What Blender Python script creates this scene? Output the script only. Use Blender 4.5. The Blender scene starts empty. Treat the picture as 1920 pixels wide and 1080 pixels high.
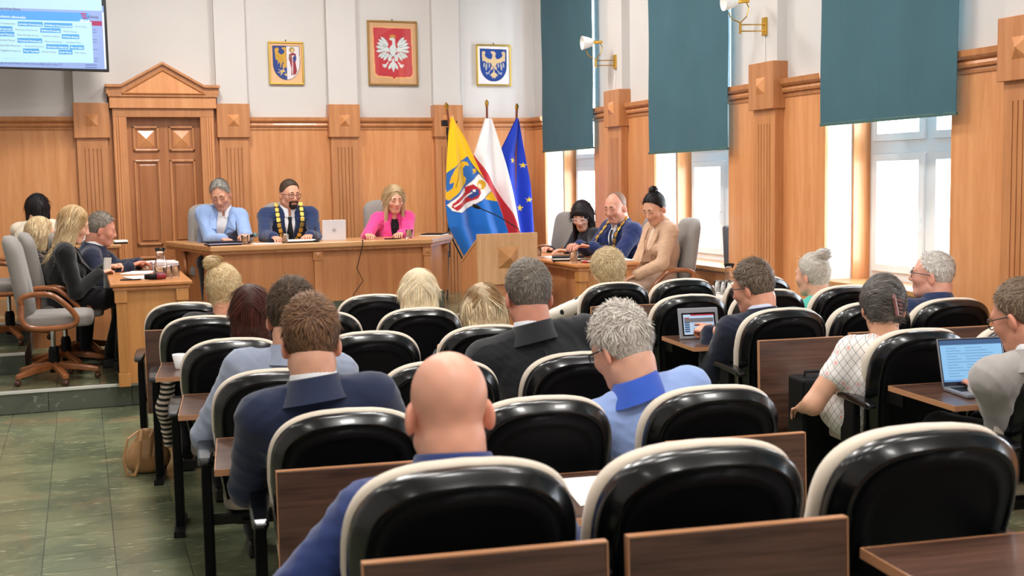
import bpy, math, random
import numpy as np
from mathutils import Vector, Matrix
random.seed(7); RNG = np.random.default_rng(7)
S = bpy.context.scene
COL = S.collection
pi = math.pi
def rad(a): return a*pi/180
def hx(c):
    c = c.lstrip('#'); v = [int(c[i:i+2], 16)/255 for i in (0, 2, 4)]
    return tuple(x/12.92 if x <= .04045 else ((x+.055)/1.055)**2.4 for x in v)

# ------------------------------------------------------------ camera, world, light, exposure
CAMH = 1.65
cd = bpy.data.cameras.new('camera'); cam = bpy.data.objects.new('camera', cd); COL.objects.link(cam)
_y, _p, _r = rad(20.20), rad(5.27), rad(-1.0)
fw = Vector((math.sin(_y)*math.cos(_p), math.cos(_y)*math.cos(_p), -math.sin(_p)))
rt = Vector((math.cos(_y), -math.sin(_y), 0)); up = rt.cross(fw)
r2 = rt*math.cos(_r)+up*math.sin(_r); u2 = up*math.cos(_r)-rt*math.sin(_r)
M = Matrix((r2, u2, -fw)).transposed().to_4x4(); M.translation = (0, 0, CAMH)
cam.matrix_world = M
cd.sensor_width = 36; cd.lens = 2183/1920*36; cd.clip_start = .05
cd.dof.use_dof = True; cd.dof.focus_distance = 8.0; cd.dof.aperture_fstop = 5.0
S.camera = cam
S.view_settings.view_transform = 'Standard'; S.view_settings.look = 'None'
S.view_settings.gamma = 1; S.view_settings.use_curve_mapping = False
S.view_settings.exposure = 0.08
W = bpy.data.worlds.new('sky'); S.world = W; W.use_nodes = True
bg = W.node_tree.nodes['Background']; bg.inputs[0].default_value = (.84, .92, 1, 1); bg.inputs[1].default_value = 12.0
# window daylight sampling portals: filled in with the windows below
WINY = [(11.45, 12.87), (8.69, 10.06), (5.99, 7.32), (3.25, 4.60), (.5, 1.86)]
for y0, y1 in WINY:
    l = bpy.data.lights.new('window_portal', 'AREA'); l.shape = 'RECTANGLE'; l.size = 3.2; l.size_y = y1-y0
    l.cycles.is_portal = True
    o = bpy.data.objects.new('window_portal', l); COL.objects.link(o)
    o.matrix_world = Matrix(((0, 0, 1, 5.66), (0, 1, 0, (y0+y1)/2), (-1, 0, 0, 2.4), (0, 0, 0, 1)))
CEIL = 5.0
CLAMPS = [(x, y) for y in (-1.2, 1.6, 4.4, 7.2, 10.3) for x in (-2.2, .8, 3.0)]
LAMP_W = 60.0
LAMP_DIM = [.65, 1.1, .9, .95, 1.8]; LAMP_DIMX = [.2, 1.1, .85]   # dimmer settings of the rows, front of the hall brightest

# ------------------------------------------------------------ materials
MATS = {}
def mat(name, col, rough=.5, metal=0, spec=.5, trans=0, coat=0, bump=None, emit=None, alpha=1, vary=None, sheen=0):
    if name in MATS: return MATS[name]
    m = bpy.data.materials.new(name); m.use_nodes = True; N = m.node_tree.nodes; L = m.node_tree.links
    b = N['Principled BSDF']; c = hx(col) if isinstance(col, str) else col
    b.inputs['Base Color'].default_value = (*c, 1); b.inputs['Roughness'].default_value = rough
    b.inputs['Metallic'].default_value = metal; b.inputs['Specular IOR Level'].default_value = spec
    b.inputs['Transmission Weight'].default_value = trans; b.inputs['Coat Weight'].default_value = coat
    b.inputs['Alpha'].default_value = alpha; b.inputs['Sheen Weight'].default_value = sheen
    if emit: b.inputs['Emission Color'].default_value = (*c, 1); b.inputs['Emission Strength'].default_value = emit
    if vary or bump:
        tc = N.new('ShaderNodeTexCoord')
    if vary:
        sc, amt = vary
        n = N.new('ShaderNodeTexNoise'); n.inputs['Scale'].default_value = sc; n.inputs['Detail'].default_value = 5
        L.new(tc.outputs['Object'], n.inputs['Vector'])
        mr = N.new('ShaderNodeMapRange'); mr.inputs[1].default_value = .3; mr.inputs[2].default_value = .7
        mr.inputs[3].default_value = 1-amt; mr.inputs[4].default_value = 1+amt
        L.new(n.outputs['Fac'], mr.inputs[0])
        mx = N.new('ShaderNodeVectorMath'); mx.operation = 'SCALE'; mx.inputs[0].default_value = c
        L.new(mr.outputs[0], mx.inputs['Scale']); L.new(mx.outputs[0], b.inputs['Base Color'])
    if bump:
        sc, st = bump
        n = N.new('ShaderNodeTexNoise'); n.inputs['Scale'].default_value = sc; n.inputs['Detail'].default_value = 3
        L.new(tc.outputs['Object'], n.inputs['Vector'])
        bp = N.new('ShaderNodeBump'); bp.inputs['Strength'].default_value = st; bp.inputs['Distance'].default_value = .004
        L.new(n.outputs['Fac'], bp.inputs['Height']); L.new(bp.outputs[0], b.inputs['Normal'])
    MATS[name] = m; return m
def wood(name, c1, c2, sc=(14, 14, .9), rough=.34, planks=None):
    if name in MATS: return MATS[name]
    m = mat(name, c1, rough, coat=.15); N = m.node_tree.nodes; L = m.node_tree.links; b = N['Principled BSDF']
    tc = N.new('ShaderNodeTexCoord'); mp = N.new('ShaderNodeMapping'); mp.inputs['Scale'].default_value = sc
    L.new(tc.outputs['Object'], mp.inputs[0])
    n = N.new('ShaderNodeTexNoise'); n.inputs['Scale'].default_value = 1; n.inputs['Detail'].default_value = 6; n.inputs['Roughness'].default_value = .6
    n.inputs['Distortion'].default_value = .6; L.new(mp.outputs[0], n.inputs['Vector'])
    n2 = N.new('ShaderNodeTexNoise'); n2.inputs['Scale'].default_value = 9; n2.inputs['Detail'].default_value = 2; L.new(mp.outputs[0], n2.inputs['Vector'])
    ad = N.new('ShaderNodeMath'); ad.operation = 'MULTIPLY_ADD'; ad.inputs[1].default_value = .3; L.new(n2.outputs['Fac'], ad.inputs[0]); L.new(n.outputs['Fac'], ad.inputs[2])
    r = N.new('ShaderNodeValToRGB'); r.color_ramp.elements[0].position = .45; r.color_ramp.elements[1].position = .85
    r.color_ramp.elements[0].color = (*hx(c2), 1); r.color_ramp.elements[1].color = (*hx(c1), 1)
    L.new(ad.outputs[0], r.inputs[0])
    oi = N.new('ShaderNodeObjectInfo'); mr = N.new('ShaderNodeMapRange'); mr.inputs[3].default_value = .93; mr.inputs[4].default_value = 1.07
    L.new(oi.outputs['Random'], mr.inputs[0])
    vm = N.new('ShaderNodeVectorMath'); vm.operation = 'SCALE'; L.new(r.outputs[0], vm.inputs[0]); L.new(mr.outputs[0], vm.inputs['Scale'])
    L.new(vm.outputs[0], b.inputs['Base Color'])
    return m
def attrmat(name, rough=.5, spec=.4, aniso=0, mul=1.0, sss=0, bump=None, coat=0):
    if name in MATS: return MATS[name]
    m = mat(name, (1, 1, 1), rough, spec=spec, bump=bump, coat=coat); N = m.node_tree.nodes; L = m.node_tree.links; b = N['Principled BSDF']
    a = N.new('ShaderNodeAttribute'); a.attribute_name = 'Col'; L.new(a.outputs['Color'], b.inputs['Base Color'])
    if sss:
        b.inputs['Subsurface Weight'].default_value = sss; b.inputs['Subsurface Radius'].default_value = (.012, .005, .003); b.inputs['Subsurface Scale'].default_value = .5
    return m
WOOD = wood('wall_wood', '#e0a06c', '#cc8650')
WOODT = wood('trim_wood', '#cb8d5d', '#b37445')
WOODD = wood('door_wood', '#b5774a', '#9d6238')
DESK = wood('desk_wood', '#cb8c5c', '#b27146')
DESKL = wood('desk_top_wood', '#c99360', '#b07a48', (2, 14, 14))
WALN = wood('walnut_laminate', '#684a3c', '#35221c', (1.2, 26, 26), .3)
WALNE = mat('walnut_edge', '#b98560', .35)
ARMW = wood('arm_wood', '#a0623a', '#7f4726', (6, 6, 6), .22)
PLAST = mat('wall_plaster', '#d3cfcc', .9, bump=(60, .05), vary=(1.5, .02))
BLK = mat('black_plastic', '#08090c', .25, spec=.5, coat=.2)
BLKM = mat('black_satin_plastic', '#090a0e', .5, spec=.18)
BLKS = mat('black_steel', '#0b0b0c', .4, metal=.2)
CREAM = mat('cream_fabric', '#dccfbe', .95, bump=(400, .25), vary=(5, .06), sheen=.2)
GREYF = mat('grey_upholstery', '#8b8581', .95, bump=(350, .25), vary=(4, .05), sheen=.2)
BRASS = mat('brass', '#d8ad4e', .22, metal=1)
GOLD = mat('gold', '#d9b55a', .3, metal=.9)
CHROME = mat('chrome', '#c8ccd0', .15, metal=1)
PAPER = mat('paper', '#f1f0ee', .85)
GLASS = mat('clear_glass', '#ffffff', .02, trans=1, spec=.5)
WATER = mat('water', '#f4fbff', .0, trans=1)
WHITE = mat('white_lacquer', '#eff0f0', .35)
BLIND = mat('teal_blind_fabric', '#3f6470', .9, bump=(500, .2), vary=(2.2, .05))
BLK_GL = mat('black_glass', '#050507', .08)

# ------------------------------------------------------------ mesh helpers
class MB:
    def __init__(s): s.v = []; s.f = []
    def add(s, v, f):
        n = len(s.v); s.v += [tuple(map(float, p)) for p in v]; s.f += [tuple(i+n for i in q) for q in f]; return s
    def box(s, x0, x1, y0, y1, z0, z1):
        return s.add([(x0, y0, z0), (x1, y0, z0), (x1, y1, z0), (x0, y1, z0), (x0, y0, z1), (x1, y0, z1), (x1, y1, z1), (x0, y1, z1)],
                     [(0, 3, 2, 1), (4, 5, 6, 7), (0, 1, 5, 4), (1, 2, 6, 5), (2, 3, 7, 6), (3, 0, 4, 7)])
    def prism(s, poly, a, b, ax='y'):
        # poly of (u,v); extruded from a to b along ax. y: (x,z); x: (y,z); z: (x,y)
        g = {'y': lambda p, t: (p[0], t, p[1]), 'x': lambda p, t: (t, p[0], p[1]), 'z': lambda p, t: (p[0], p[1], t)}[ax]
        n = len(poly); v = [g(p, a) for p in poly]+[g(p, b) for p in poly]
        return s.add(v, [tuple(range(n-1, -1, -1)), tuple(range(n, 2*n))]+[(i, (i+1) % n, n+(i+1) % n, n+i) for i in range(n)])
    def loft(s, rings, closed=True, caps=True):
        n = len(rings[0]); v = [p for r in rings for p in r]; f = []
        for k in range(len(rings)-1):
            for i in range(n if closed else n-1):
                j = (i+1) % n; f.append((k*n+i, k*n+j, (k+1)*n+j, (k+1)*n+i))
        if caps: f += [tuple(range(n-1, -1, -1)), tuple(range((len(rings)-1)*n, len(rings)*n))]
        return s.add(v, f)
    def lathe(s, prof, c=(0, 0, 0), n=20, caps=True):
        return s.loft([[(c[0]+r*math.cos(2*pi*i/n), c[1]+r*math.sin(2*pi*i/n), c[2]+z) for i in range(n)] for r, z in prof], caps=caps)
    def tube(s, pts, r, n=8, caps=True, flat=1.0):
        pts = [Vector(p) for p in pts]; R = r if isinstance(r, (list, tuple)) else [r]*len(pts); rings = []; pu = None
        for i, p in enumerate(pts):
            t = (pts[min(i+1, len(pts)-1)]-pts[max(i-1, 0)]).normalized()
            if pu is None: pu = Vector((0, 0, 1)) if abs(t.z) < .9 else Vector((0, 1, 0))
            x = t.cross(pu).normalized(); pu = x.cross(t).normalized()
            rings.append([p+x*(R[i]*math.cos(2*pi*k/n))+pu*(flat*R[i]*math.sin(2*pi*k/n)) for k in range(n)])
        return s.loft(rings, caps=caps)
    def pyramid(s, cx, cz, h, y0, y1):
        return s.add([(cx-h, y0, cz-h), (cx+h, y0, cz-h), (cx+h, y0, cz+h), (cx-h, y0, cz+h), (cx, y1, cz)], [(0, 1, 4), (1, 2, 4), (2, 3, 4), (3, 0, 4)])
    def sphere(s, c, r, n=14, m=9, sc=(1, 1, 1)):
        return s.loft([[(c[0]+sc[0]*r*math.sin(a)*math.cos(2*pi*i/n), c[1]+sc[1]*r*math.sin(a)*math.sin(2*pi*i/n), c[2]-sc[2]*r*math.cos(a)) for i in range(n)]
                       for a in [pi*max(.02, min(.98, k/m)) for k in range(m+1)]])
    def xf(s, M):
        s.v = [tuple(M @ Vector(p)) for p in s.v]; return s
    def mesh(s, name, m, smooth=False):
        me = bpy.data.meshes.new(name); me.from_pydata(s.v, [], s.f)
        me.materials.append(m); me.validate(); me.update()
        if smooth: me.polygons.foreach_set('use_smooth', [True]*len(me.polygons))
        return me
    def build(s, name, m, parent=None, smooth=False, bevel=0, seg=2, loc=None):
        return link(name, s.mesh(name, m, smooth), parent, bevel, seg, loc)
def link(name, me, parent=None, bevel=0, seg=2, loc=None):
    o = bpy.data.objects.new(name, me); COL.objects.link(o)
    if parent is not None: o.parent = parent
    if loc: o.location = loc
    if bevel:
        b = o.modifiers.new('bevel', 'BEVEL'); b.width = bevel; b.segments = seg; b.limit_method = 'ANGLE'; b.angle_limit = rad(40)
        b.harden_normals = False
    return o
def tag(o, label, cat, group=None):
    o['label'] = label; o['category'] = cat
    if group: o['group'] = group
    return o
def thing(name, label, cat, loc=(0, 0, 0), rz=0, group=None, scale=1):
    o = bpy.data.objects.new(name, None); COL.objects.link(o); o.location = loc; o.rotation_euler = (0, 0, rz)
    o.empty_display_size = .1
    if scale != 1: o.scale = (scale,)*3
    return tag(o, label, cat, group)
def struct(o, label=None):
    o['kind'] = 'structure'
    if label: o['label'] = label
    return o
def copytree(o, parent=None):
    c = o.copy(); COL.objects.link(c); c.parent = parent
    for ch in list(o.children): copytree(ch, c)
    return c
def text(body, size, m, parent, Mw, name='lettering', depth=.0, bold=0, width=None):
    cu = bpy.data.curves.new(name, 'FONT'); cu.body = body; cu.size = size; cu.extrude = depth; cu.offset = bold; cu.resolution_u = 2
    t = bpy.data.objects.new(name, cu); COL.objects.link(t)
    me = bpy.data.meshes.new_from_object(t); bpy.data.objects.remove(t); bpy.data.curves.remove(cu)
    if width:
        xs = [v.co.x for v in me.vertices]
        k = width/max(1e-4, max(xs)-min(xs)); me.transform(Matrix.Diagonal((k, 1, 1, 1)))
    me.transform(Mw); me.materials.clear(); me.materials.append(m)
    return link(name, me, parent)
def paint_grid(nx, ny, pos, colf):
    # grid sheet with a colour per vertex (flat print). pos(u,v)->(N,3), colf(u,v)->(N,3) linear
    u, v = np.meshgrid(np.linspace(0, 1, nx), np.linspace(0, 1, ny)); u = u.ravel(); v = v.ravel()
    P = pos(u, v); C = colf(u, v)
    i = np.arange((nx-1)*(ny-1)); a = (i//(nx-1))*nx+i % (nx-1)
    F = np.stack([a, a+1, a+nx+1, a+nx], 1)
    return npmesh('print', P, F, C)
def npmesh(name, V, F, C=None, smooth=True):
    me = bpy.data.meshes.new(name); V = np.asarray(V, np.float32); F = np.asarray(F, np.int32)
    me.vertices.add(len(V)); me.vertices.foreach_set('co', V.ravel())
    k = F.shape[1]; me.loops.add(F.size); me.loops.foreach_set('vertex_index', F.ravel())
    me.polygons.add(len(F)); me.polygons.foreach_set('loop_start', np.arange(0, F.size, k, dtype=np.int32))
    me.polygons.foreach_set('use_smooth', np.full(len(F), smooth))
    if C is not None:
        at = me.color_attributes.new('Col', 'FLOAT_COLOR', 'POINT')
        at.data.foreach_set('color', np.concatenate([C, np.ones((len(C), 1))], 1).astype(np.float32).ravel())
    me.update(); me.validate(); return me
def inpoly(x, y, P):
    P = np.asarray(P, float); c = np.zeros(len(x), bool); j = len(P)-1
    for i in range(len(P)):
        xi, yi = P[i]; xj, yj = P[j]
        if yi != yj: c ^= ((yi > y) != (yj > y)) & (x < (xj-xi)*(y-yi)/(yj-yi)+xi)
        j = i
    return c
def disc(cx, cy, r, n=16, ry=None): return [(cx+r*math.cos(2*pi*i/n), cy+(ry or r)*math.sin(2*pi*i/n)) for i in range(n)]
def star(cx, cy, r, rot=0): return [(cx+(r if i % 2 == 0 else r*.4)*math.sin(rot+i*pi/5), cy-(r if i % 2 == 0 else r*.4)*math.cos(rot+i*pi/5)) for i in range(10)]
def leaf(x0, y0, x1, y1, w):  # a pointed feather between two points
    dx, dy = x1-x0, y1-y0; l = math.hypot(dx, dy); nx_, ny_ = -dy/l*w, dx/l*w
    return [(x0, y0), (x0+dx*.3+nx_*.8, y0+dy*.3+ny_*.8), (x0+dx*.7+nx_, y0+dy*.7+ny_), (x1, y1), (x0+dx*.7-nx_, y0+dy*.7-ny_), (x0+dx*.3-nx_*.8, y0+dy*.3-ny_*.8)]

# ------------------------------------------------------------ the room
YB, XR = 13.23, 5.20
def stone(name, base, vein, brown, dark):
    m = mat(name, base, .22, spec=.45); N = m.node_tree.nodes; L = m.node_tree.links; b = N['Principled BSDF']
    g = N.new('ShaderNodeNewGeometry')
    def noise(sc, det, dist, vec=None, st=(1, 1, 1)):
        mp = N.new('ShaderNodeMapping'); mp.inputs['Scale'].default_value = st; mp.inputs['Rotation'].default_value = (0, 0, rad(28)); L.new(g.outputs['Position'], mp.inputs[0])
        n = N.new('ShaderNodeTexNoise'); n.inputs['Scale'].default_value = sc; n.inputs['Detail'].default_value = det; n.inputs['Distortion'].default_value = dist
        L.new(mp.outputs[0], n.inputs['Vector']); return n.outputs['Fac']
    def ramp(f, a, b_):
        r = N.new('ShaderNodeMapRange'); r.interpolation_type = 'SMOOTHSTEP'; r.inputs[1].default_value = a; r.inputs[2].default_value = b_; L.new(f, r.inputs[0]); return r.outputs[0]
    def mix(f, a, b_):
        x = N.new('ShaderNodeMix'); x.data_type = 'RGBA'; L.new(f, x.inputs[0])
        for k, c in ((6, a), (7, b_)):
            if isinstance(c, str): x.inputs[k].default_value = (*hx(c), 1)
            else: L.new(c, x.inputs[k])
        return x.outputs[2]
    c = mix(ramp(noise(2.6, 5, .8), .4, .65), base, dark)
    c = mix(ramp(noise(1.1, 4, 1.5), .56, .72), c, brown)
    c = mix(ramp(noise(9, 7, 2.4, st=(.45, 2.6, 1)), .60, .72), c, vein)
    oi = N.new('ShaderNodeObjectInfo'); mr = N.new('ShaderNodeMapRange'); mr.inputs[3].default_value = .88; mr.inputs[4].default_value = 1.12; L.new(oi.outputs['Random'], mr.inputs[0])
    vm = N.new('ShaderNodeVectorMath'); vm.operation = 'SCALE'; L.new(c, vm.inputs[0]); L.new(mr.outputs[0], vm.inputs['Scale']); L.new(vm.outputs[0], b.inputs['Base Color'])
    return m
STONE = stone('green_marble', '#757a5e', '#b3b08e', '#86775a', '#5f6850')
STONER = stone('grey_green_marble', '#565c50', '#7f847a', '#5d5f50', '#474d45')
GROUT = mat('grout', '#57514a', .9)
NOSE = mat('step_nosing', '#dcdcd6', .35, metal=.3)

fl = struct(MB().box(-4, XR+.5, -3, YB+.2, -.2, -.006).build('floor', GROUT), 'green marble tile floor')
tm = MB().box(.0015, .3035, .0015, .2785, -.02, 0).mesh('tile', STONE)
X0, Y0, TX, TY = .07, 5.557, .305, .28
rest = MB()
for j in range(-31, 13):
    for i in range(-14, 17):
        x, y = X0+TX*i, Y0+TY*j
        if -4 <= i <= 4 and -6 <= j <= 12:
            link('tile', tm, fl, loc=(x, y, 0))
        elif y < 9.1 and x+TX < XR: rest.box(x+.0015, x+.3035, y+.0015, y+.2785, -.02, 0)
o = rest.build('tile_field', STONE, fl); o['kind'] = 'stuff'
def level(name, x0, x1, y0, z0, z1, lab, first=0):
    s = struct(MB().box(x0, x1, y0+.02, YB, z0, z1-.012).build(name, GROUT), lab)
    rest = MB(); n = 0
    for j in range(0, 16):
        for i in range(-14, 17):
            a, b = X0+TX*i, y0+TY*j
            a0, a1, b1 = max(a, x0), min(a+TX, x1), min(b+TY, YB)
            if a1-a0 < .02 or b1-b < .02: continue
            if j < 5 and -4 <= i <= 3 and a1-a0 > .3 and b1-b > .27:
                link('tile', tm, s, loc=(a, b, z1)); n += 1
            else: rest.box(a0+.0015, a1-.0015, b+.0015, b1-.0015, z1-.02, z1)
    if rest.v: rest.build('tile_field', STONE, s)['kind'] = 'stuff'
    k = math.floor((x0-.295)/.59)
    while -.295+.59*k < x1:
        a, b = max(x0, -.295+.59*k), min(x1, -.295+.59*(k+1)); k += 1
        if b-a > .02: MB().box(a+.002, b-.002, y0-.002, y0+.03, z0+.002, z1-.022).build('riser_slab', STONER, s)
    MB().box(x0, x1, y0-.012, y0+.025, z1-.02, z1+.003).build('nosing', NOSE, s, bevel=.003)
    return s
level('floor_platform', -4, XR, 9.21, 0, .169, 'low marble platform with pale nosing in front of the desks')
level('floor_side_platform', -4, -.48, 10.09, .169, .337, 'second marble step at far left')
level('floor_back_platform', -4, -.48, 10.9, .337, .505, 'third marble step at far left by the back wall')
level('floor_presidium_platform', .9, 4.9, 11.0, .169, .337, 'raised marble platform under the long desk')
struct(MB().box(-4, 5.2, -3, 1.0, .0, .135).box(-.2, 5.2, 1.0, 2.95, 0, .135).build('floor_rear_step', STONER), 'raised step under the rearmost row of seats')

wb = struct(MB().box(-4, XR+.5, YB, YB+.2, 0, CEIL).build('wall_back', PLAST), 'white plaster back wall above wood panelling')
struct(MB().box(-4.2, -4, -3, YB+.2, 0, CEIL).build('wall_left', PLAST))
struct(MB().box(-4.2, XR+.5, -3.2, -3, 0, CEIL).build('wall_rear', PLAST))
struct(MB().box(-4.2, XR+.5, -3.2, YB+.2, CEIL, CEIL+.2).build('ceiling', PLAST))
RAILP = [(0, 2.258), (-.03, 2.258), (-.034, 2.275), (-.03, 2.29), (-.05, 2.295), (-.056, 2.312), (-.05, 2.33), (-.04, 2.334), (-.062, 2.345), (-.075, 2.36), (-.08, 2.397), (0, 2.397)]
def pilaster(c, side):
    # c = centre along the wall; local x along the wall, -y out into the room
    t = thing('wall_pilaster', '', 'pilaster', (c, YB, 0) if side == 'back' else (XR, c, 0), 0 if side == 'back' else -pi/2)
    MB().box(-.165, .165, -.09, 0, 2.54, CEIL).build('plaster_strip', PLAST, t)
    MB().box(-.178, .178, -.135, 0, 2.174, 2.54).build('capital_block', WOODT, t, bevel=.004)
    MB().pyramid(0, 2.357, .064, -.135, -.172).build('pyramid_boss', WOOD, t)
    m = MB().box(-.155, .155, -.085, 0, 0, 2.174)
    for a, b in ((-.155, -.085), (-.077, -.045), (-.037, -.004), (.004, .037), (.045, .077), (.085, .155)): m.box(a, b, -.1, -.085, 0, 2.06)
    m.box(-.155, .155, -.1, -.085, 2.06, 2.174)
    m.build('fluted_shaft', WOODT, t)
    return t
BP = [.147, 1.609, 2.84, 4.068]; RP = [10.78, 8.02, 5.31, 2.6]
labs = ['wooden wall pilaster with pyramid block under the wall screen, left of the door', 'wooden wall pilaster with pyramid block just right of the door',
        'wooden wall pilaster with pyramid block behind the white laptop', 'wooden wall pilaster with pyramid block behind the yellow and blue flag']
for c, l in zip(BP, labs): pilaster(c, 'back')['label'] = l
labs = ['wooden wall pilaster between the first and second green blinds', 'wooden wall pilaster between the second and third green blinds',
        'wooden wall pilaster cut by the right edge of the picture', 'wooden wall pilaster on the window wall nearest the camera']
for c, l in zip(RP, labs): pilaster(c, 'right')['label'] = l
# wainscot panels and rail pieces of the back wall
spans = [(-4, -1.45), (-1.44, -.008), (1.764, 2.685), (2.995, 3.913), (4.223, XR)]
for a, b in spans:
    for x0, x1 in ([(a, b)] if b-a < 1.6 else [(a, (a+b)/2-.003), ((a+b)/2+.003, b)]):
        MB().box(x0, x1, YB-.022, YB, .17, 2.26).build('wood_panel', WOOD, wb)
    MB().prism([(YB+y, z) for y, z in RAILP], a, b, 'x').build('dado_rail', WOODT, wb)
for a, b in ((.30, .36), (1.395, 1.456)): MB().box(a, b, YB-.05, YB, .17, 2.48).build('wood_panel', WOODT, wb)

# door with pediment
dr = struct(thing('door_1', 'panelled wooden door under a triangular pediment', 'door')); del dr['category']
F0 = YB-.16
MB().box(.356, .496, F0, YB, .17, 2.39).build('door_jamb', WOODT, dr, bevel=.005); MB().box(1.253, 1.397, F0, YB, .17, 2.39).build('door_jamb', WOODT, dr, bevel=.005)
for x in (.375, .40, .425, 1.325, 1.35, 1.375): MB().box(x-.006, x+.006, F0-.012, F0, .17, 2.39).build('jamb_fillet', WOOD, dr)
MB().box(.356, 1.397, F0, YB, 2.39, 2.482).build('door_head', WOODT, dr, bevel=.004)
MB().box(.33, 1.425, F0-.03, YB, 2.482, 2.60).build('frieze', WOOD, dr, bevel=.004)
MB().box(.318, 1.44, F0-.05, YB, 2.60, 2.628).build('frieze_moulding', WOODT, dr, bevel=.006)
MB().prism([(.303, 2.628), (1.456, 2.628), (1.456, 2.70), (1.30, 2.70), (.879, 2.94), (.452, 2.70), (.303, 2.70)], F0-.05, YB, 'y').build('pediment', WOODT, dr)
for pts in ([(.293, 2.70), (.452, 2.70), (.879, 2.94), (1.30, 2.70), (1.466, 2.70)],):
    lo = [(x, z) for x, z in pts]; hi = [(x, z+.028) for x, z in pts]
    MB().prism(lo+hi[::-1], F0-.085, YB, 'y').build('pediment_moulding', WOODT, dr)
MB().prism([(.50, 2.64), (1.27, 2.64), (.88, 2.865)], F0-.056, F0-.049, 'y').build('tympanum', WOOD, dr)
for a, b in (((.46, 2.635), (.88, 2.88)), ((.88, 2.88), (1.31, 2.635)), ((.46, 2.635), (1.31, 2.635))):
    MB().tube([(a[0], F0-.055, a[1]), (b[0], F0-.055, b[1])], .011, 4).build('tympanum_bead', WOODT, dr)
D0 = YB-.04
MB().box(.496, 1.253, D0, YB, .17, 2.39).build('door_leaf', WOODD, dr)
for cx in (.69, 1.06):
    for z0, z1, py in ((2.03, 2.30, 1), (1.02, 1.94, 0), (.5, .9, 0)):
        f = MB()
        for a, b, c, d in ((cx-.135, cx+.135, z1-.025, z1), (cx-.135, cx+.135, z0, z0+.025), (cx-.135, cx-.11, z0, z1), (cx+.11, cx+.135, z0, z1)): f.box(a, b, D0-.022, D0, c, d)
        f.build('panel_moulding', WOODT, dr, bevel=.006)
        if py: MB().pyramid(cx, (z0+z1)/2, .085, D0, D0-.03).build('pyramid_boss', WOOD, dr)
        else: MB().box(cx-.085, cx+.085, D0-.014, D0, z0+.05, z1-.05).build('raised_panel', WOODD, dr, bevel=.012)

# window wall
wr = MB(); ys = [-3]+[v for p in sorted(WINY) for v in p]+[YB]
piers = [(ys[i], ys[i+1]) for i in range(0, len(ys), 2)]
for a, b in piers: wr.box(XR, XR+.5, a, b, 0, CEIL)
for a, b in WINY: wr.box(XR, XR+.5, a, b, 0, .83).box(XR, XR+.5, a, b, 4.0, CEIL)
wr = struct(wr.build('wall_right', PLAST), 'white plaster window wall above wood panelling')
for a, b in piers:
    c = [p for p in RP if a < p < b]
    sp = [(a, c[0]-.155), (c[0]+.155, b)] if c else [(a, b)]
    for p, q in sp:
        MB().box(XR-.022, XR, p, q, .0, 2.26).build('wood_panel', WOOD, wr)
        MB().prism([(XR+y, z) for y, z in RAILP], p, q, 'y').build('dado_rail', WOODT, wr)
for a, b in WINY: MB().box(XR-.02, XR, a, b, 0, .82).build('wood_panel', WOODT, wr)
PANE = bpy.data.materials.new('window_pane'); PANE.use_nodes = True
_n = PANE.node_tree.nodes; _l = PANE.node_tree.links; _n.remove(_n['Principled BSDF'])
_t = _n.new('ShaderNodeBsdfTransparent'); _g = _n.new('ShaderNodeBsdfGlossy'); _g.inputs['Roughness'].default_value = .02
_m = _n.new('ShaderNodeMixShader'); _m.inputs[0].default_value = .05; _l.new(_t.outputs[0], _m.inputs[1]); _l.new(_g.outputs[0], _m.inputs[2]); _l.new(_m.outputs[0], _n['Material Output'].inputs[0])
PVC = mat('white_pvc', '#e8eef2', .4)
for k, (a, b) in enumerate(WINY):
    w = struct(thing('window_%d' % (k+1), 'white framed window, number %d from the back wall' % (k+1), 'window')); del w['category']
    f = MB(); xa, xb = 5.57, 5.64; c = (a+b)/2
    for y0, y1, z0, z1 in ((a, a+.06, .87, 4), (b-.06, b, .87, 4), (a+.06, b-.06, .87, .93), (a+.06, b-.06, 3.94, 4), (a+.06, b-.06, 1.80, 1.89), (c-.035, c+.035, .93, 1.80), (c-.035, c+.035, 1.89, 3.94)): f.box(xa, xb, y0, y1, z0, z1)
    f.build('window_frame', PVC, w)
    for y0, y1 in ((a+.06, c-.035), (c+.035, b-.06)):
        for z0, z1 in ((.93, 1.80), (1.89, 3.94)):
            s = MB()
            for p, q, r_, t_ in ((y0+.002, y0+.055, z0+.002, z1-.002), (y1-.055, y1-.002, z0+.002, z1-.002), (y0+.055, y1-.055, z0+.002, z0+.055), (y0+.055, y1-.055, z1-.055, z1-.002)): s.box(xa-.02, xb-.011, p, q, r_, t_)
            s = s.build('sash', PVC, w)
            MB().box(5.60, 5.604, y0+.05, y1-.05, z0+.05, z1-.05).build('pane', PANE, s)
    MB().tube([(5.545, c+.06, 1.33), (5.53, c+.06, 1.33), (5.53, c+.06, 1.24)], .009).build('window_handle', PVC, w)
    MB().box(XR-.05, 5.57, a+.002, b-.002, .832, .872).build('window_sill', DESKL, w, bevel=.006)
    for y0, y1 in ((a, a+.018), (b-.018, b)): MB().box(5.42, 5.57, y0, y1, .872, 4.0).build('jamb_lining', WOOD, w)
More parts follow.
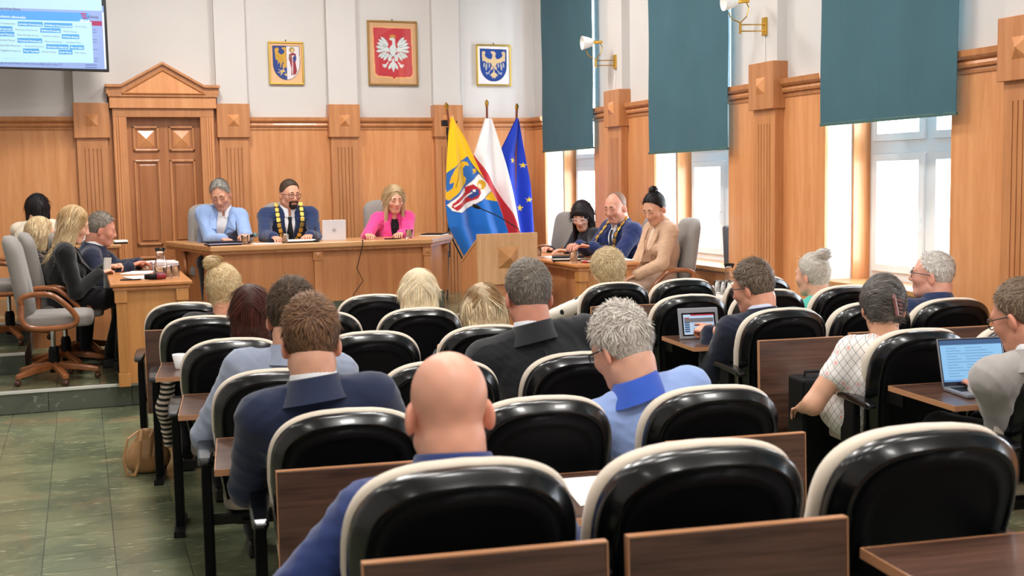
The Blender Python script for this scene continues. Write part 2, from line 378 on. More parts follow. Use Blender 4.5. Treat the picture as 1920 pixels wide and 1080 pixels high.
# ceiling luminaires
LAMPM = mat('lamp_diffuser', '#fff3e4', .5, emit=3.0)
for k, (x, y) in enumerate(CLAMPS):
    t = thing('ceiling_light', 'square ceiling light panel, %s one above %s' % (('left', 'middle', 'right')[k % 3], ('the rear of the hall', 'the rearmost seats', 'the middle seats', 'the platform edge', 'the long desk')[k//3]), 'ceiling light', (x, y, CEIL), group='ceiling light panels')
    MB().box(-.36, .36, -.36, .36, -.07, 0).build('housing', WHITE, t, bevel=.01)
    MB().box(-.32, .32, -.32, .32, -.074, -.07).build('diffuser', LAMPM, t)
    l = bpy.data.lights.new('lamp', 'AREA'); l.shape = 'SQUARE'; l.size = .62; l.energy = LAMP_W*LAMP_DIM[k//3]*LAMP_DIMX[k % 3]; l.color = (1, .972, .935)
    q = bpy.data.objects.new('lamp', l); COL.objects.link(q); q.parent = t; q.location = (0, 0, -.08)

# ------------------------------------------------------------ blinds
for k, (a, b, zb) in enumerate(((11.3, 12.74, 1.97), (8.58, 10.02, 1.875), (5.86, 7.27, 2.005), (3.15, 4.6, 1.95), (.4, 1.85, 1.9))):
    t = thing('roller_blind', ['dark teal roller blind on the window nearest the flags', 'dark teal roller blind above the woman in beige, middle one of three', 'dark teal roller blind on the right, widest and nearest in view',
                               'dark teal roller blind on the window past the right edge', 'dark teal roller blind on the rearmost window'][k], 'blind', (5.10, 0, 0), group='window blinds')
    n = 24; ring = []
    for z in np.linspace(zb+.012, 4.25, 14):
        ring.append([(.004*math.sin(z*5+i*.5)+.003*math.sin(i*1.1+k), a+(b-a)*i/n, z) for i in range(n+1)])
    rr = [[*r, *[(x+.004, y, z) for x, y, z in r[::-1]]] for r in ring]
    MB().loft(rr).build('blind_fabric', BLIND, t, smooth=False)
    MB().box(-.006, .012, a-.005, b+.005, zb, zb+.022).build('bottom_bar', mat('blind_bar', '#3f645f', .5), t, bevel=.003)
    MB().tube([(.03, a-.02, 4.28), (.03, b+.02, 4.28)], .035, 12).build('roller_tube', WHITE, t)
    for y in (a-.015, b+.015): MB().box(0, .1, y-.01, y+.01, 4.22, 4.34).build('bracket', WHITE, t)

# ------------------------------------------------------------ coats of arms in frames
PRINT = attrmat('printed_picture', .5)
def crest(name, label, x0, x1, z0, z1, frame_m, crop, polys, bgc):
    # polygons are given in a flat drawing of the sheet, crop = its (left, top, right, bottom)
    t = thing(name, label, 'coat of arms', ((x0+x1)/2, YB, z0)); w = (x1-x0)/2; h = z1-z0; fr = .02
    for a, b, c, d in ((-w, w, 0, fr), (-w, w, h-fr, h), (-w, -w+fr, fr, h-fr), (w-fr, w, fr, h-fr)):
        MB().box(a, b, -.035, -.004, c, d).build('frame_bar', frame_m, t, bevel=.005)
    L_, T_, R_, B_ = crop
    def colf(u, v):
        px = L_+u*(R_-L_); py = B_-v*(B_-T_); C = np.tile(np.array(hx(bgc)), (len(u), 1))
        for c, P in polys: C[inpoly(px, py, P)] = hx(c)
        return C
    me = paint_grid(130, 170, lambda u, v: np.stack([-w+.01+u*(2*w-.02), np.full_like(u, -.02), .01+v*(h-.02)], 1), colf)
    me.materials.append(PRINT); link('painted_sheet', me, t)
    MB().box(-w+fr, w-fr, -.012, -.004, fr, h-fr).build('backing_board', mat('brown_board', '#7a5a3a', .8), t)
    MB().box(-w+fr*.5, w-fr*.5, -.028, -.025, fr*.5, h-fr*.5).build('glass_pane', PANE, t)
    MB().lathe([(.006, 0), (.006, .02)], (0, -.02, h), 8).build('hook', BLKS, t)
    return t
Y_, YL, BL, RD, WH, DB, SK = '#d9a93a', '#e8c878', '#1d3f8f', '#9a1f34', '#ece6ea', '#141a33', '#e2c09a'
sh = [(205, 155), (785, 155), (790, 500)]+[(495+292*math.cos(a), 540+345*math.sin(a)) for a in np.linspace(.0, pi, 24)]+[(205, 500)]
shi = [(495+(x-495)*.965, 500+(y-500)*.97) for x, y in sh]
half = [(x if x < 505 else 505, y) for x, y in shi]
P1 = [(DB, sh), (WH, shi), (BL, half),
      (Y_, [(250, 230), (285, 195), (335, 205), (345, 240), (320, 270), (335, 310), (390, 345), (430, 330), (460, 290), (455, 250), (420, 230), (400, 195), (450, 185), (498, 190), (500, 620), (470, 610), (440, 640), (410, 630), (415, 560), (440, 530), (420, 480), (395, 540), (370, 620), (355, 610), (365, 540), (340, 500), (320, 550), (310, 540), (315, 480), (285, 440), (275, 475), (265, 400), (255, 310)]),
      (YL, [(300, 650), (400, 680), (430, 640), (450, 690), (490, 720), (430, 705), (370, 785), (355, 770), (390, 715), (310, 735), (305, 720), (380, 695)]), (YL, [(430, 760), (500, 740), (500, 800), (480, 795)])]
for i in range(5): P1.append(('#a87a1e', leaf(300+i*30, 300+i*22, 310+i*26, 460+i*28, 4)))
P1 += [('#b39a55', disc(620, 240, 62)), ('#e6c79c', disc(632, 252, 28, 12, 38)), (RD, [(560, 330), (640, 300), (700, 320), (715, 420), (690, 500), (720, 690), (690, 760), (590, 790), (600, 640), (570, 500), (545, 420)]),
       (BL, [(640, 350), (700, 360), (710, 430), (670, 500), (640, 470)]), ('#8a6a50', [(550, 360), (600, 330), (600, 440), (560, 440)]), ('#efe3e0', [(622, 370), (640, 370), (632, 785), (612, 785)]), ('#f3f1ee', [(610, 365), (660, 350), (672, 380), (640, 372), (615, 385)])]
crest('city_crest', 'gold framed crest with half eagle and a figure holding a sword', 2.03, 2.42, 2.76, 3.235, GOLD, (135, 85, 850, 965), P1, '#eebf8e')
E_ = [('#f2b873', [(128, 135), (730, 140), (745, 840), (720, 900), (480, 905), (445, 945), (420, 900), (190, 885), (140, 830)]),
      ('#c8303a', [(142, 148), (716, 155), (728, 830), (700, 880), (475, 888), (440, 918), (415, 880), (200, 868), (160, 830)])]
G1, G2 = '#dfe4e4', '#7f8f8e'
wing = [(370, 400, 250, 280), (350, 420, 215, 320), (340, 440, 190, 370), (330, 460, 172, 430), (330, 480, 175, 505), (340, 500, 205, 590), (350, 515, 245, 610), (360, 525, 290, 640), (365, 520, 330, 600)]
for sgn in (0, 1):
    fx = (lambda x: x) if sgn == 0 else (lambda x: 868-x)
    for a, b, c, d in wing: E_ += [(G2, leaf(fx(a), b, fx(c), d, 27)), (G1, leaf(fx(a), b, fx(c), d, 20))]
    E_ += [(G1, [(fx(x), y) for x, y in ((250, 285), (330, 330), (370, 400), (350, 430), (385, 465), (385, 510), (300, 500), (285, 420), (320, 390))]), (G2, disc(fx(315), 420, 24)), (G1, disc(fx(315), 420, 15)),
           (G1, [(fx(x), y) for x, y in ((375, 545), (415, 560), (410, 640), (365, 650), (355, 620))]), (G1, leaf(fx(365), 650, fx(320), 715, 12)), (G1, leaf(fx(345), 705, fx(258), 700, 9)), (G1, leaf(fx(345), 710, fx(262), 730, 9)), (G1, leaf(fx(340), 715, fx(295), 750, 9)),
           (G1, leaf(fx(425), 650, fx(360), 775, 22)), (G2, leaf(fx(425), 660, fx(395), 780, 4))]
E_ += [(G2, [(380, 440), (490, 440), (480, 540), (434, 590), (390, 540)]), (G1, [(386, 440), (430, 390), (425, 340), (395, 330), (375, 315), (400, 300), (440, 292), (475, 310), (470, 390), (484, 445), (474, 535), (434, 580), (396, 535)]),
       (G1, leaf(434, 590, 436, 812, 26)), ('#c99a3a', [(392, 290), (398, 245), (415, 265), (434, 240), (452, 265), (475, 248), (476, 295)])]
for i in range(5): E_.append((G2, [(400, 460+i*22), (470, 460+i*22), (470, 463+i*22), (400, 463+i*22)]))
crest('national_emblem', 'large framed red coat of arms with white crowned eagle', 3.155, 3.745, 2.765, 3.50, mat('dull_gold', '#a8834a', .35, metal=.6), (65, 55, 800, 1000), E_, '#d8a878')
sh = [(172, 170), (772, 182), (770, 560)]+[(472+298*math.cos(a), 570+345*math.sin(a)) for a in np.linspace(0, pi, 24)]+[(172, 540)]
G, GW = '#e3c797', '#b9b7b0'
A3 = [('#10265e', sh), ('#123f96', [(472+(x-472)*.965, 500+(y-500)*.97) for x, y in sh])]
for f_ in (lambda x: x, lambda x: 958-x):
    A3 += [(GW, leaf(f_(270), 470, f_(255), 605, 20)), (GW, leaf(f_(325), 470, f_(300), 680, 22)), (GW, leaf(f_(385), 470, f_(375), 610, 18)), (GW, leaf(f_(235), 400, f_(228), 470, 12)),
           (G, [(f_(x), y) for x, y in ((220, 240), (255, 228), (295, 245), (295, 285), (275, 310), (300, 360), (360, 400), (430, 410), (430, 490), (330, 490), (260, 450), (225, 440), (215, 320))]),
           (G, [(f_(x), y) for x, y in ((430, 560), (470, 610), (430, 655), (405, 640))]), ('#d8d6c4', leaf(f_(410), 650, f_(345), 730, 9)), ('#d8d6c4', leaf(f_(350), 720, f_(285), 720, 9)), ('#d8d6c4', leaf(f_(350), 725, f_(300), 765, 8)), ('#d8d6c4', leaf(f_(350), 725, f_(385), 745, 8)),
           (G, leaf(f_(475), 700, f_(395), 800, 20)), (G, leaf(f_(475), 700, f_(440), 845, 20))]
A3 += [(G, [(412, 240), (450, 225), (500, 235), (535, 280), (515, 320), (520, 360), (555, 420), (545, 520), (480, 610), (425, 530), (412, 430), (445, 370), (455, 300), (425, 290), (440, 270), (410, 258)]), (G, leaf(478, 610, 485, 860, 20))]
crest('region_crest', 'small framed blue coat of arms with pale golden eagle', 4.46, 4.896, 2.775, 3.26, GOLD, (105, 95, 850, 995), A3, '#f3eff2')

# ------------------------------------------------------------ wall screen
TW, TH = 1.30, .735
tv = thing('wall_screen', 'large flat screen showing a blue attendance list, high above the door', 'screen', (.335, 12.55, 2.81), rad(11.5))
MB().box(-TW, 0, 0, .045, 0, TH).build('bezel', mat('tv_bezel', '#101014', .3), tv, bevel=.006)
MB().box(-TW*.6, -TW*.4, .045, .12, .2, .5).build('back_cover', BLKS, tv)
MB().tube([(-TW/2, .1, .35), (-TW/2, .5, .35)], .03).build('wall_bracket', BLKS, tv)
SC = 1/7.714/190
def sx(zx): return (zx-1560)*SC-.004
def sz(zx, zy): return max(.012, (1005-(1560-zx)*.027-zy)*SC+.006)
def scr(name, c, a, t, b, d, lay, e=.42, parent=tv):
    m = mat('screen_'+c.strip('#'), tuple(v*.7 for v in hx(c)), .3, emit=e)
    y = -.001-.0006*lay
    return MB().add([(sx(a), y, sz(a, d)), (sx(b), y, sz(b, d)), (sx(b), y, sz(b, t)), (sx(a), y, sz(a, t))], [(0, 1, 2, 3)]).build(name, m, parent)
ls = -1560
main = scr('display', '#8fa6dc', -900, 55, 1525, 975, 1, .42)
scr('browser_bar', '#b2d9ee', -900, -360, 1500, 130, 2)
scr('scroll_bar', '#dcecf8', 1500, 150, 1525, 965, 2)
scr('red_strip', '#a0285a', 1320, 278, 1490, 345, 2)
scr('dialog_header', '#4a9cf0', -420, 165, 1310, 345, 3)
scr('dialog_panel', '#b4e2f4', -420, 290, 1345, 885, 4)
def word(s, zx, zy, size, c, lay=6, w=None, bold=0):
    y = -.001-.0006*lay
    m = mat('ink_'+c.strip('#'), c, .6, emit=.3)
    text(s, size, m, tv, Matrix.Translation((sx(zx), y, sz(zx, zy))) @ Matrix.Rotation(rad(-1.55*0), 4, 'Y') @ Matrix.Rotation(pi/2, 4, 'X'), width=w*SC if w else None, bold=bold)
word('Rada Miasta Ruda Śląska', -20, 150, .030, '#3a3f66', 3, 400)
word('Sprawdzenie obecności', 5, 262, .034, '#e8f6ff', 5, 435)
word('00:04', 1180, 300, .042, '#e8f6ff', 5, 130)
word('eSesja', 1295, 235, .040, '#40405c', 5, 150)
for q in (0, 30, 60): scr('logo_bar', '#b02a50', 1195+q*.4, 170+q, 1275+q*.2, 188+q, 5)
word('. Uwagi do protokołu z sesji, która odbyła się w dniu 27', 0, 905, .030, '#34508f', 3, 905)
rows = [(340, [('Ewa Chmielewska', 40, 270, 0), ('Jarosław Dreinowicz', 335, 335, 1), ('Arkadiusz Grzywaczewski', 688, 385, 1), ('Witold Hanke', 1095, 190, 0)]),
        (418, [('Jacek Jarecki', 35, 225, 1), ('Katarzyna Irena Korek', 285, 320, 0), ('Stefania Krawczyk', 630, 280, 1), ('Marian Makula', 930, 215, 0)]),
        (493, [('Paweł Matyka', 40, 240, 1), ('Anna Morajko-Fornal', 305, 310, 0), ('Kazimierz Mencel', 642, 255, 0), ('Wioletta Nowak', 920, 240, 1)]),
        (572, [('Mariusz Pakuza', 50, 245, 0), ('Krzysztof Piechaczek', 318, 330, 1), ('Marcin Pierończyk', 668, 265, 0), ('Arkadiusz Pilarz', 960, 235, 0)]),
        (645, [('Agnieszka Płaszczyk', 60, 310, 0), ('Krzysztof Rodzoch', 400, 280, 0), ('Agnieszka Stefaniuk', 700, 305, 1), ('Marcin Stiller', 1020, 200, 1)]),
        (717, [('Magdalena Szymon', 60, 300, 0), ('Piotr Topolski', 385, 215, 1), ('Dariusz Wesoły', 622, 220, 0), ('Jakub Wnuk', 865, 190, 1), ('Rafał Wypior', 1075, 180, 0)])]
for zy, items in rows:
    for s_, zx, w_, on in items:
        k = (zx*.034); c = zy+k*.55
        if on: scr('name_box', '#4a9cdc', zx, c-33, zx+w_, c+33, 5)
        word(s_, zx+12, c+14, .026, '#dff2ff' if on else '#6f8098', 7, w_-24)
word('Zagłosowano: 11 z 24', 110, 838, .022, '#9fc0d8', 7, 310)
for zy in (405, 440, 545, 580, 690, 820, 855): scr('list_line', '#5a68a8', 1350, zy-4, 1410, zy+4, 2)
for zy in (915, 950): scr('list_line', '#5a68a8', 1225, zy-6, 1390, zy+6, 2)

# ------------------------------------------------------------ wall lamps
def sconce(y, label):
    t = thing('wall_lamp', label, 'wall lamp', (XR-.09, y, 2.75), group='brass wall lamps')
    MB().box(-.018, 0, -.03, .03, 0, .14).build('wall_plate', BRASS, t, bevel=.003)
    MB().tube([(-.018, 0, .035), (-.19, .05, .035)], .005).tube([(-.018, 0, .085), (-.19, .05, .085)], .005).build('swing_arm', BRASS, t)
    MB().lathe([(.010, .015), (.010, .10)], (-.195, .052, 0), 10).build('joint', BRASS, t)
    MB().tube([(-.195, .052, .10), (-.14, .05, .15), (-.12, .05, .22), (-.15, .05, .27)], .005).tube([(-.195, .052, .10), (-.27, .06, .13), (-.29, .07, .18)], .005).build('yoke', BRASS, t)
    MB().tube([(-.12, .05, .27), (-.23, .067, .266)], [.014, .02], 12).build('socket', BRASS, t)
    sh = MB().tube([(-.22, .065, .266), (-.27, .072, .263), (-.33, .08, .26)], [.035, .055, .07], 18, caps=False)
    sh.build('glass_shade', mat('frosted_glass', '#f6f6f2', .35, spec=.5), t, smooth=True)
    MB().lathe([(.004, -.35), (.004, .0)], (-.008, 0, 0), 6).build('cable', WHITE, t)
sconce(10.76, 'brass swing-arm wall lamp with white shade between first and second blinds')
sconce(8.02, 'brass swing-arm wall lamp with white shade between second and third blinds')

# ------------------------------------------------------------ flags on poles
FLAGM = attrmat('flag_cloth', .75, .2, bump=(250, .05))
_b = FLAGM.node_tree.nodes['Principled BSDF']; _b.inputs['Sheen Weight'].default_value = .3
CRX, CRZ = (lambda cx: 3.78+(820+cx/3.857-840)/162), (lambda cy: 2.459-(220+cy/3.857-200)/173)
def flag(name, label, y0, left, right, colf, pole, folds, amp=.05, base=(4.22, 12.3)):
    t = thing(name, label, 'flag', (base[0], y0, .337))
    bx_, by_, bz_ = base[0], y0, .337
    lz = np.array([p[1] for p in left], float); lx = np.array([p[0] for p in left], float)
    rz = np.array([p[1] for p in right], float); rx = np.array([p[0] for p in right], float)
    def pos(u, v):
        ly = lz[0]+(lz[-1]-lz[0])*v; ry = rz[0]+(rz[-1]-rz[0])*v
        lxx = np.interp(ly, lz, lx); rxx = np.interp(ry, rz, rx)
        cx = lxx+(rxx-lxx)*u; cy = ly+(ry-ly)*u
        y = amp*np.minimum(1, v*1.3+.08)*np.sin(folds*2*pi*u+v*1.5+1)+.02*np.sin(5*v+9*u)-.05*v*(1-u)
        return np.stack([CRX(cx)-bx_, y, CRZ(cy)-bz_], 1)
    def cc(u, v):
        ly = lz[0]+(lz[-1]-lz[0])*v; ry = rz[0]+(rz[-1]-rz[0])*v
        lxx = np.interp(ly, lz, lx); rxx = np.interp(ry, rz, rx)
        return colf(lxx+(rxx-lxx)*u, ly+(ry-ly)*u)
    me = paint_grid(130, 220, pos, cc); me.materials.append(FLAGM)
    o = link('flag_cloth', me, t); so = o.modifiers.new('cloth', 'SOLIDIFY'); so.thickness = .003
    px, pz = pole
    top = (CRX(px)-bx_, .03, CRZ(pz)-bz_); tp = Vector(top); d = (tp-Vector((0, .03, .02))).normalized()
    MB().tube([(0, .03, .02), top], .013, 10).build('pole', mat('pole_wood', '#7a3f28', .3), t)
    MB().tube([tp, tp+d*.02, tp+d*.05, tp+d*.075], [.014, .02, .022, .006], 10).build('finial', BRASS, t)
    MB().lathe([(.12, -.337+.337), (.12, .015), (.03, .03), (.022, .1)], (0, .03, 0), 16).build('stand', BLKS, t)
    return t
fy, fb, fr_ = '#f4c314', '#1f6fc4', '#c8313d'
def cf1(x, y):
    C = np.tile(np.array(hx(fy)), (len(x), 1)); C[(y > 610+(x-400)*.18+np.maximum(0, 300-x)*.0) & (y > 575)] = hx('#1b6cc6')
    shd = [(205, 278), (385, 530), (330, 590), (220, 660), (140, 695), (85, 680), (52, 630), (48, 590), (55, 470), (60, 400)]
    P = [('#15357e', shd), ('#f2f0ee', [(290, 408), (383, 528), (325, 585), (215, 655), (140, 690), (85, 676), (54, 632)]), ('#2a66b4', [(203, 282), (288, 405), (54, 625), (52, 590), (58, 470), (62, 402)])]
    P += [('#e3b21e', [(215, 350), (205, 325), (180, 315), (150, 325), (110, 370), (85, 430), (75, 480), (100, 470), (90, 510), (60, 540), (50, 500), (50, 590), (70, 600), (110, 560), (190, 480), (200, 440), (180, 420), (175, 370), (190, 345)]),
          ('#e3b21e', [(235, 410), (270, 400), (272, 375), (250, 370), (238, 385), (250, 395)])]
    for i in range(7): P.append(('#7a5a10', leaf(165-i*8, 350+i*20, 130-i*4, 380+i*22, 2.5)))
    P += [('#b8252f', [(185, 505), (240, 485), (290, 520), (295, 550), (270, 590), (200, 620), (150, 650), (110, 675), (80, 650), (85, 625), (130, 580), (190, 540)]), ('#27498c', [(235, 520), (275, 520), (280, 560), (235, 590), (205, 575)]),
          ('#d9a72e', disc(303, 490, 36)), ('#f0d9bf', disc(290, 500, 17)), ('#f1efec', [(90, 640), (235, 540), (240, 548), (95, 650)]), ('#f4f2f0', disc(248, 530, 10))]
    for c, q in P: C[inpoly(x, y, q)] = hx(c)
    return C
flag('city_flag', 'yellow and blue flag with coat of arms standing behind the lectern', 12.18,
     [(92, 0), (78, 120), (60, 380), (46, 620), (60, 790), (170, 1025)], [(116, 0), (200, 160), (300, 400), (420, 620), (490, 830), (500, 1010)], cf1, (75, -60), 2.2, .05, (4.05, 12.2))
def cf2(x, y):
    C = np.tile(np.array(hx('#f1eef0')), (len(x), 1))
    b = np.interp(y, [270, 400, 560, 700, 830, 1000], [300, 375, 480, 560, 610, 660]); C[(x < b) & (y > 265)] = hx(fr_)
    return C
flag('national_flag', 'white and red flag in the middle of the three flags', 12.36,
     [(378, 0), (340, 120), (292, 280), (300, 500), (400, 700), (480, 1000)], [(430, 0), (465, 130), (520, 340), (570, 560), (625, 850), (655, 1000)], cf2, (400, -90), 1.6, .04, (4.3, 12.36))
def cf3(x, y):
    C = np.tile(np.array(hx('#1d3fbe')), (len(x), 1))
    for cx, cy, rr in ((523, 332, 22), (606, 310, 26), (688, 348, 24), (665, 672, 30), (722, 610, 24), (560, 640, 26)): C[inpoly(x, y, star(cx, cy, rr, .1))] = hx('#f2d33c')
    return C
flag('european_flag', 'blue flag with yellow stars nearest the window wall', 12.5,
     [(640, -5), (580, 120), (505, 270), (500, 520), (560, 760), (620, 1000)], [(664, -5), (690, 200), (735, 500), (750, 760), (766, 1000)], cf3, (655, -70), 1.4, .04, (4.62, 12.5))

# camera on a tripod behind the flags
t = thing('camera_tripod', 'small black camera on a tall tripod behind the flags', 'tripod', (3.93, 12.75, .337))
MB().tube([(0, 0, .45), (.02, 0, 1.86)], .014).build('column', BLKS, t)
for a in (2.6, 4.4, .3): MB().tube([(0, 0, .75), (.42*math.cos(a), .42*math.sin(a)*.8, .0)], .011).build('leg', BLKS, t)
MB().tube([(.02, 0, 1.84), (.02, 0, 1.93)], .022).build('head', BLKS, t)
MB().box(-.05, .06, -.04, .04, 1.94, 2.01).box(.06, .13, -.02, .02, 1.965, 2.0).build('camera_body', BLKS, t, bevel=.008)
MB().tube([(.02, -.03, 1.94), (.08, -.04, 1.85), (.03, -.02, 1.72)], .004).build('cable', BLKS, t)

# ------------------------------------------------------------ lectern
t = thing('lectern', 'wooden lectern with pyramid boss, thin microphone on top', 'lectern', (3.388, 9.29, .169))
MB().box(-.272, .272, 0, .035, .603, 1.036).build('front_panel', wood('lectern_wood', '#d9ad80', '#bd8c5c'), t, bevel=.003)
MB().pyramid(.0, .83, .09, 0, -.05).build('pyramid_boss', DESKL, t)
MB().box(-.15, .15, .02, .05, 0, .62).build('base_panel', DESK, t)
for s_ in (-1, 1):
    MB().prism([(.035, .50), (.50, .45), (.50, .78), (.035, 1.0)], s_*.245-.012, s_*.245+.012, 'x').build('side_panel', DESK, t)
    MB().box(s_*.2-.02, s_*.2+.02, .2, .4, 0, .6).build('leg', DESK, t)
MB().prism([(.03, .985), (.5, .765), (.5, .79), (.03, 1.012)], -.26, .26, 'x').build('reading_slope', DESKL, t)
MB().box(-.25, .25, .05, .42, 0, .03).build('foot_plate', DESK, t)
g = thing('lectern_microphone', 'thin black gooseneck microphone curving up from the lectern', 'microphone', (3.53, 9.36, 1.17))
MB().lathe([(.025, 0), (.025, .02), (.008, .03)], n=12).build('base', BLKS, g)
MB().tube([(0, 0, .02), (-.02, 0, .07), (-.2, .0, .18), (-.38, 0, .26)], .0045).build('gooseneck', BLKS, g)
MB().tube([(-.36, 0, .252), (-.39, 0, .265), (-.425, 0, .278)], [.01, .019, .015], 10).build('capsule', BLKS, g)

# ------------------------------------------------------------ desks and tables
t = thing('presidium_desk', 'long wooden desk with pale top on the raised platform', 'desk', (0, 0, .337))
zt = 1.099-.337
top = [(1.09, 10.93), (3.22, 10.99), (3.62, 11.62), (3.75, 12.3), (3.3, 12.3), (3.15, 11.75), (1.2, 11.6), (1.05, 12.35), (.78, 12.3)]
MB().prism(top, zt-.055, zt, 'z').build('desk_top', wood('desk_edge', '#cf9c6c', '#b98352', (2, 14, 14)), t, bevel=.012, seg=3)
MB().prism([(a*.99+.025, b+.03) for a, b in top], zt-.08, zt-.055, 'z').build('top_moulding', DESK, t)
def face(a, b, z0, z1, th=.025):
    d = Vector((b[0]-a[0], b[1]-a[1], 0)); n = Vector((d.y, -d.x, 0)).normalized()*-th
    p = [a, b, (b[0]+n.x, b[1]+n.y), (a[0]+n.x, a[1]+n.y)]
    return MB().prism(p, z0, z1, 'z')
A, B, C, D, E2 = (.87, 12.2), (1.14, 11.02), (3.18, 11.08), (3.53, 11.64), (3.66, 12.25)
m1 = (2.09, 11.045)
for a, b in ((A, B), (B, m1), (m1, C), (C, D), (D, E2)): face(a, b, .19, zt-.08).build('front_panel', DESK, t)
for p in (B, m1, C, D):
    MB().box(p[0]-.035, p[0]+.035, p[1]-.03, p[1]+.02, .19, zt-.17).build('post', DESK, t, bevel=.003)
    MB().box(p[0]-.045, p[0]+.045, p[1]-.04, p[1]+.03, zt-.17, zt-.08).build('post_block', WOODT, t, bevel=.003)
    MB().pyramid(p[0], zt-.125, .03, p[1]-.04, p[1]-.055).build('pyramid_boss', WOODT, t)
for a, b in ((A, B), (B, m1), (m1, C), (C, D), (D, E2)): face(a, b, 0, .19, .06).build('plinth', STONER, t)

def side_table(name, label, x0, x1, y0, y1, z0, zt_):
    t = thing(name, label, 'table', ((x0+x1)/2, y0, z0)); w = (x1-x0)/2; L_ = y1-y0; h = zt_-z0
    MB().box(-w, w, 0, L_, h-.03, h).build('table_top', wood('side_top', '#c9884f', '#b5733e', (14, 2, 14)), t, bevel=.01, seg=3)
    MB().box(-w+.02, w-.02, .02, L_-.02, h-.06, h-.03).build('top_moulding', DESK, t, bevel=.01)
    MB().box(-w+.07, w-.07, .06, .085, .02, h-.06).build('end_panel', DESKV, t)
    MB().box(-w+.07, w-.07, L_-.085, L_-.06, .02, h-.06).build('end_panel', DESKV, t)
    sd = 1 if name == 'left_side_table' else -1
    MB().box(sd*(w-.10)-.012, sd*(w-.10)+.012, .07, L_-.07, .02, h-.06).build('modesty_panel', DESK, t)
    for x in (-w+.075, w-.075):
        for y in (.07, L_-.07):
            MB().box(x-.035, x+.035, y-.035, y+.035, .1, h-.15).build('post', DESKV, t, bevel=.003)
            MB().box(x-.045, x+.045, y-.045, y+.045, h-.15, h-.06).build('post_block', DESKV, t, bevel=.004)
            MB().box(x-.042, x+.042, y-.042, y+.042, 0, .1).build('post_foot', DESKV, t, bevel=.004)
    return t
DESKV = wood('table_side_wood', '#c58a50', '#b0763e')
side_table('left_side_table', 'wooden table with papers and carafe at left, before blonde woman', .17, .76, 9.02, 11.1, .169, .946)
side_table('right_side_table', 'wooden table with books and tablet at right, beside the lectern', 3.83, 4.42, 8.85, 11.0, .169, .946)
# low desk behind, at far left
t = thing('corner_desk', 'small wooden desk in the corner by the door with stacked papers', 'desk', (-.1, 11.9, .169))
MB().box(-.55, .44, -.3, .3, .91, .945).build('desk_top', DESKL, t, bevel=.008); MB().box(-.5, .39, -.27, -.24, 0, .91).build('front_panel', DESK, t)
MB().box(.36, .39, -.24, .27, 0, .91).build('side_panel', DESK, t); MB().box(-.5, -.47, -.24, .27, 0, .91).build('side_panel', DESK, t)

# white-topped refreshment table along the windows
t = thing('refreshment_table', 'low white-topped table along the window wall holding carafes and cups', 'table', (4.82, 7.78, 0))
MB().box(-.26, .26, 0, .86, .70, .735).build('table_top', mat('white_laminate', '#dcd9d4', .4), t, bevel=.006)
for x in (-.22, .22):
    for y in (.06, .80): MB().box(x-.02, x+.02, y-.02, y+.02, 0, .70).build('leg', DESKV, t)
MB().box(-.22, .22, .05, .08, .6, .7).build('apron', DESKV, t)

# ------------------------------------------------------------ things on the tables
def tumbler(x, y, z, label, h=.085, r=.036, group='water glasses', water=.4):
    t = thing('water_glass', label, 'glass', (x, y, z), group=group)
    MB().lathe([(r*.82, 0), (r, h), (r-.003, h), (r*.82-.003, .012), (.001, .012)], n=18, caps=False).build('glass_body', GLASS, t, smooth=True)
    MB().lathe([(.001, .0), (r*.82, 0)], n=18, caps=False).build('glass_foot', GLASS, t)
    if water: MB().lathe([(.001, .013), (r*.82-.004, .013), (r*.9-.004, h*water), (.001, h*water)], n=18, caps=False).build('water', WATER, t)
    return t
def carafe(x, y, z, label):
    t = thing('glass_carafe', label, 'carafe', (x, y, z), group='glass carafes')
    MB().lathe([(.045, 0), (.05, .03), (.05, .09), (.032, .15), (.03, .18), (.045, .22), (.043, .22), (.028, .18), (.03, .15), (.047, .09), (.047, .03), (.001, .008)], n=20, caps=False).build('glass_body', GLASS, t, smooth=True)
    MB().lathe([(.001, .01), (.046, .012), (.046, .08), (.001, .08)], n=18, caps=False).build('water', WATER, t)
def sheet(x, y, z, w, l, rz, label, n=1, name='paper_sheet', cat='paper', m=PAPER, group=None, th=None):
    t = thing(name, label, cat, (x, y, z), rad(rz), group)
    for i in range(n):
        a = random.uniform(-.05, .05) if n > 1 else 0; q = th or .0015
        o = MB().box(-w/2, w/2, -l/2, l/2, i*q, i*q+q*.9).build('sheet', m if not isinstance(m, list) else m[i % len(m)], t); o.rotation_euler.z = a
    return t
T1 = .947
sheet(.42, 9.45, T1, .22, .30, 12, 'open white document pad on a dark folder before the blonde woman', 6, 'document_pad')
sheet(.42, 10.0, T1, .21, .30, -20, 'fanned white papers on the left table near the man\'s hands', 5, 'paper_stack')
sheet(.55, 10.75, T1, .32, .40, 25, 'large stack of white papers at the far end of left table', 10, 'paper_stack', th=.004)
PURP = mat('lilac_paper', '#a79fc0', .8)
sheet(.64, 10.3, T1, .20, .26, 5, 'pile of lilac and white booklets behind the carafe', 9, 'booklet_pile', 'booklets', [PURP, PAPER, PAPER], th=.008)
sheet(.60, 9.78, T1, .13, .09, 30, 'brown envelope lying between papers on the left table', 1, 'envelope', 'envelope', mat('kraft', '#a07c60', .8), th=.03)
sheet(.33, 9.30, T1, .15, .075, -8, 'dark phone at the edge of the left table', 1, 'mobile_phone', 'phone', BLK_GL, th=.009)
t = thing('glasses_case', 'red and black glasses case on the left table', 'case', (.51, 9.22, T1), rad(12))
MB().tube([(-.085, 0, .024), (-.03, 0, .024), (0, 0, .024)], [.018, .024, .024], 12).build('black_half', BLKM, t, smooth=True)
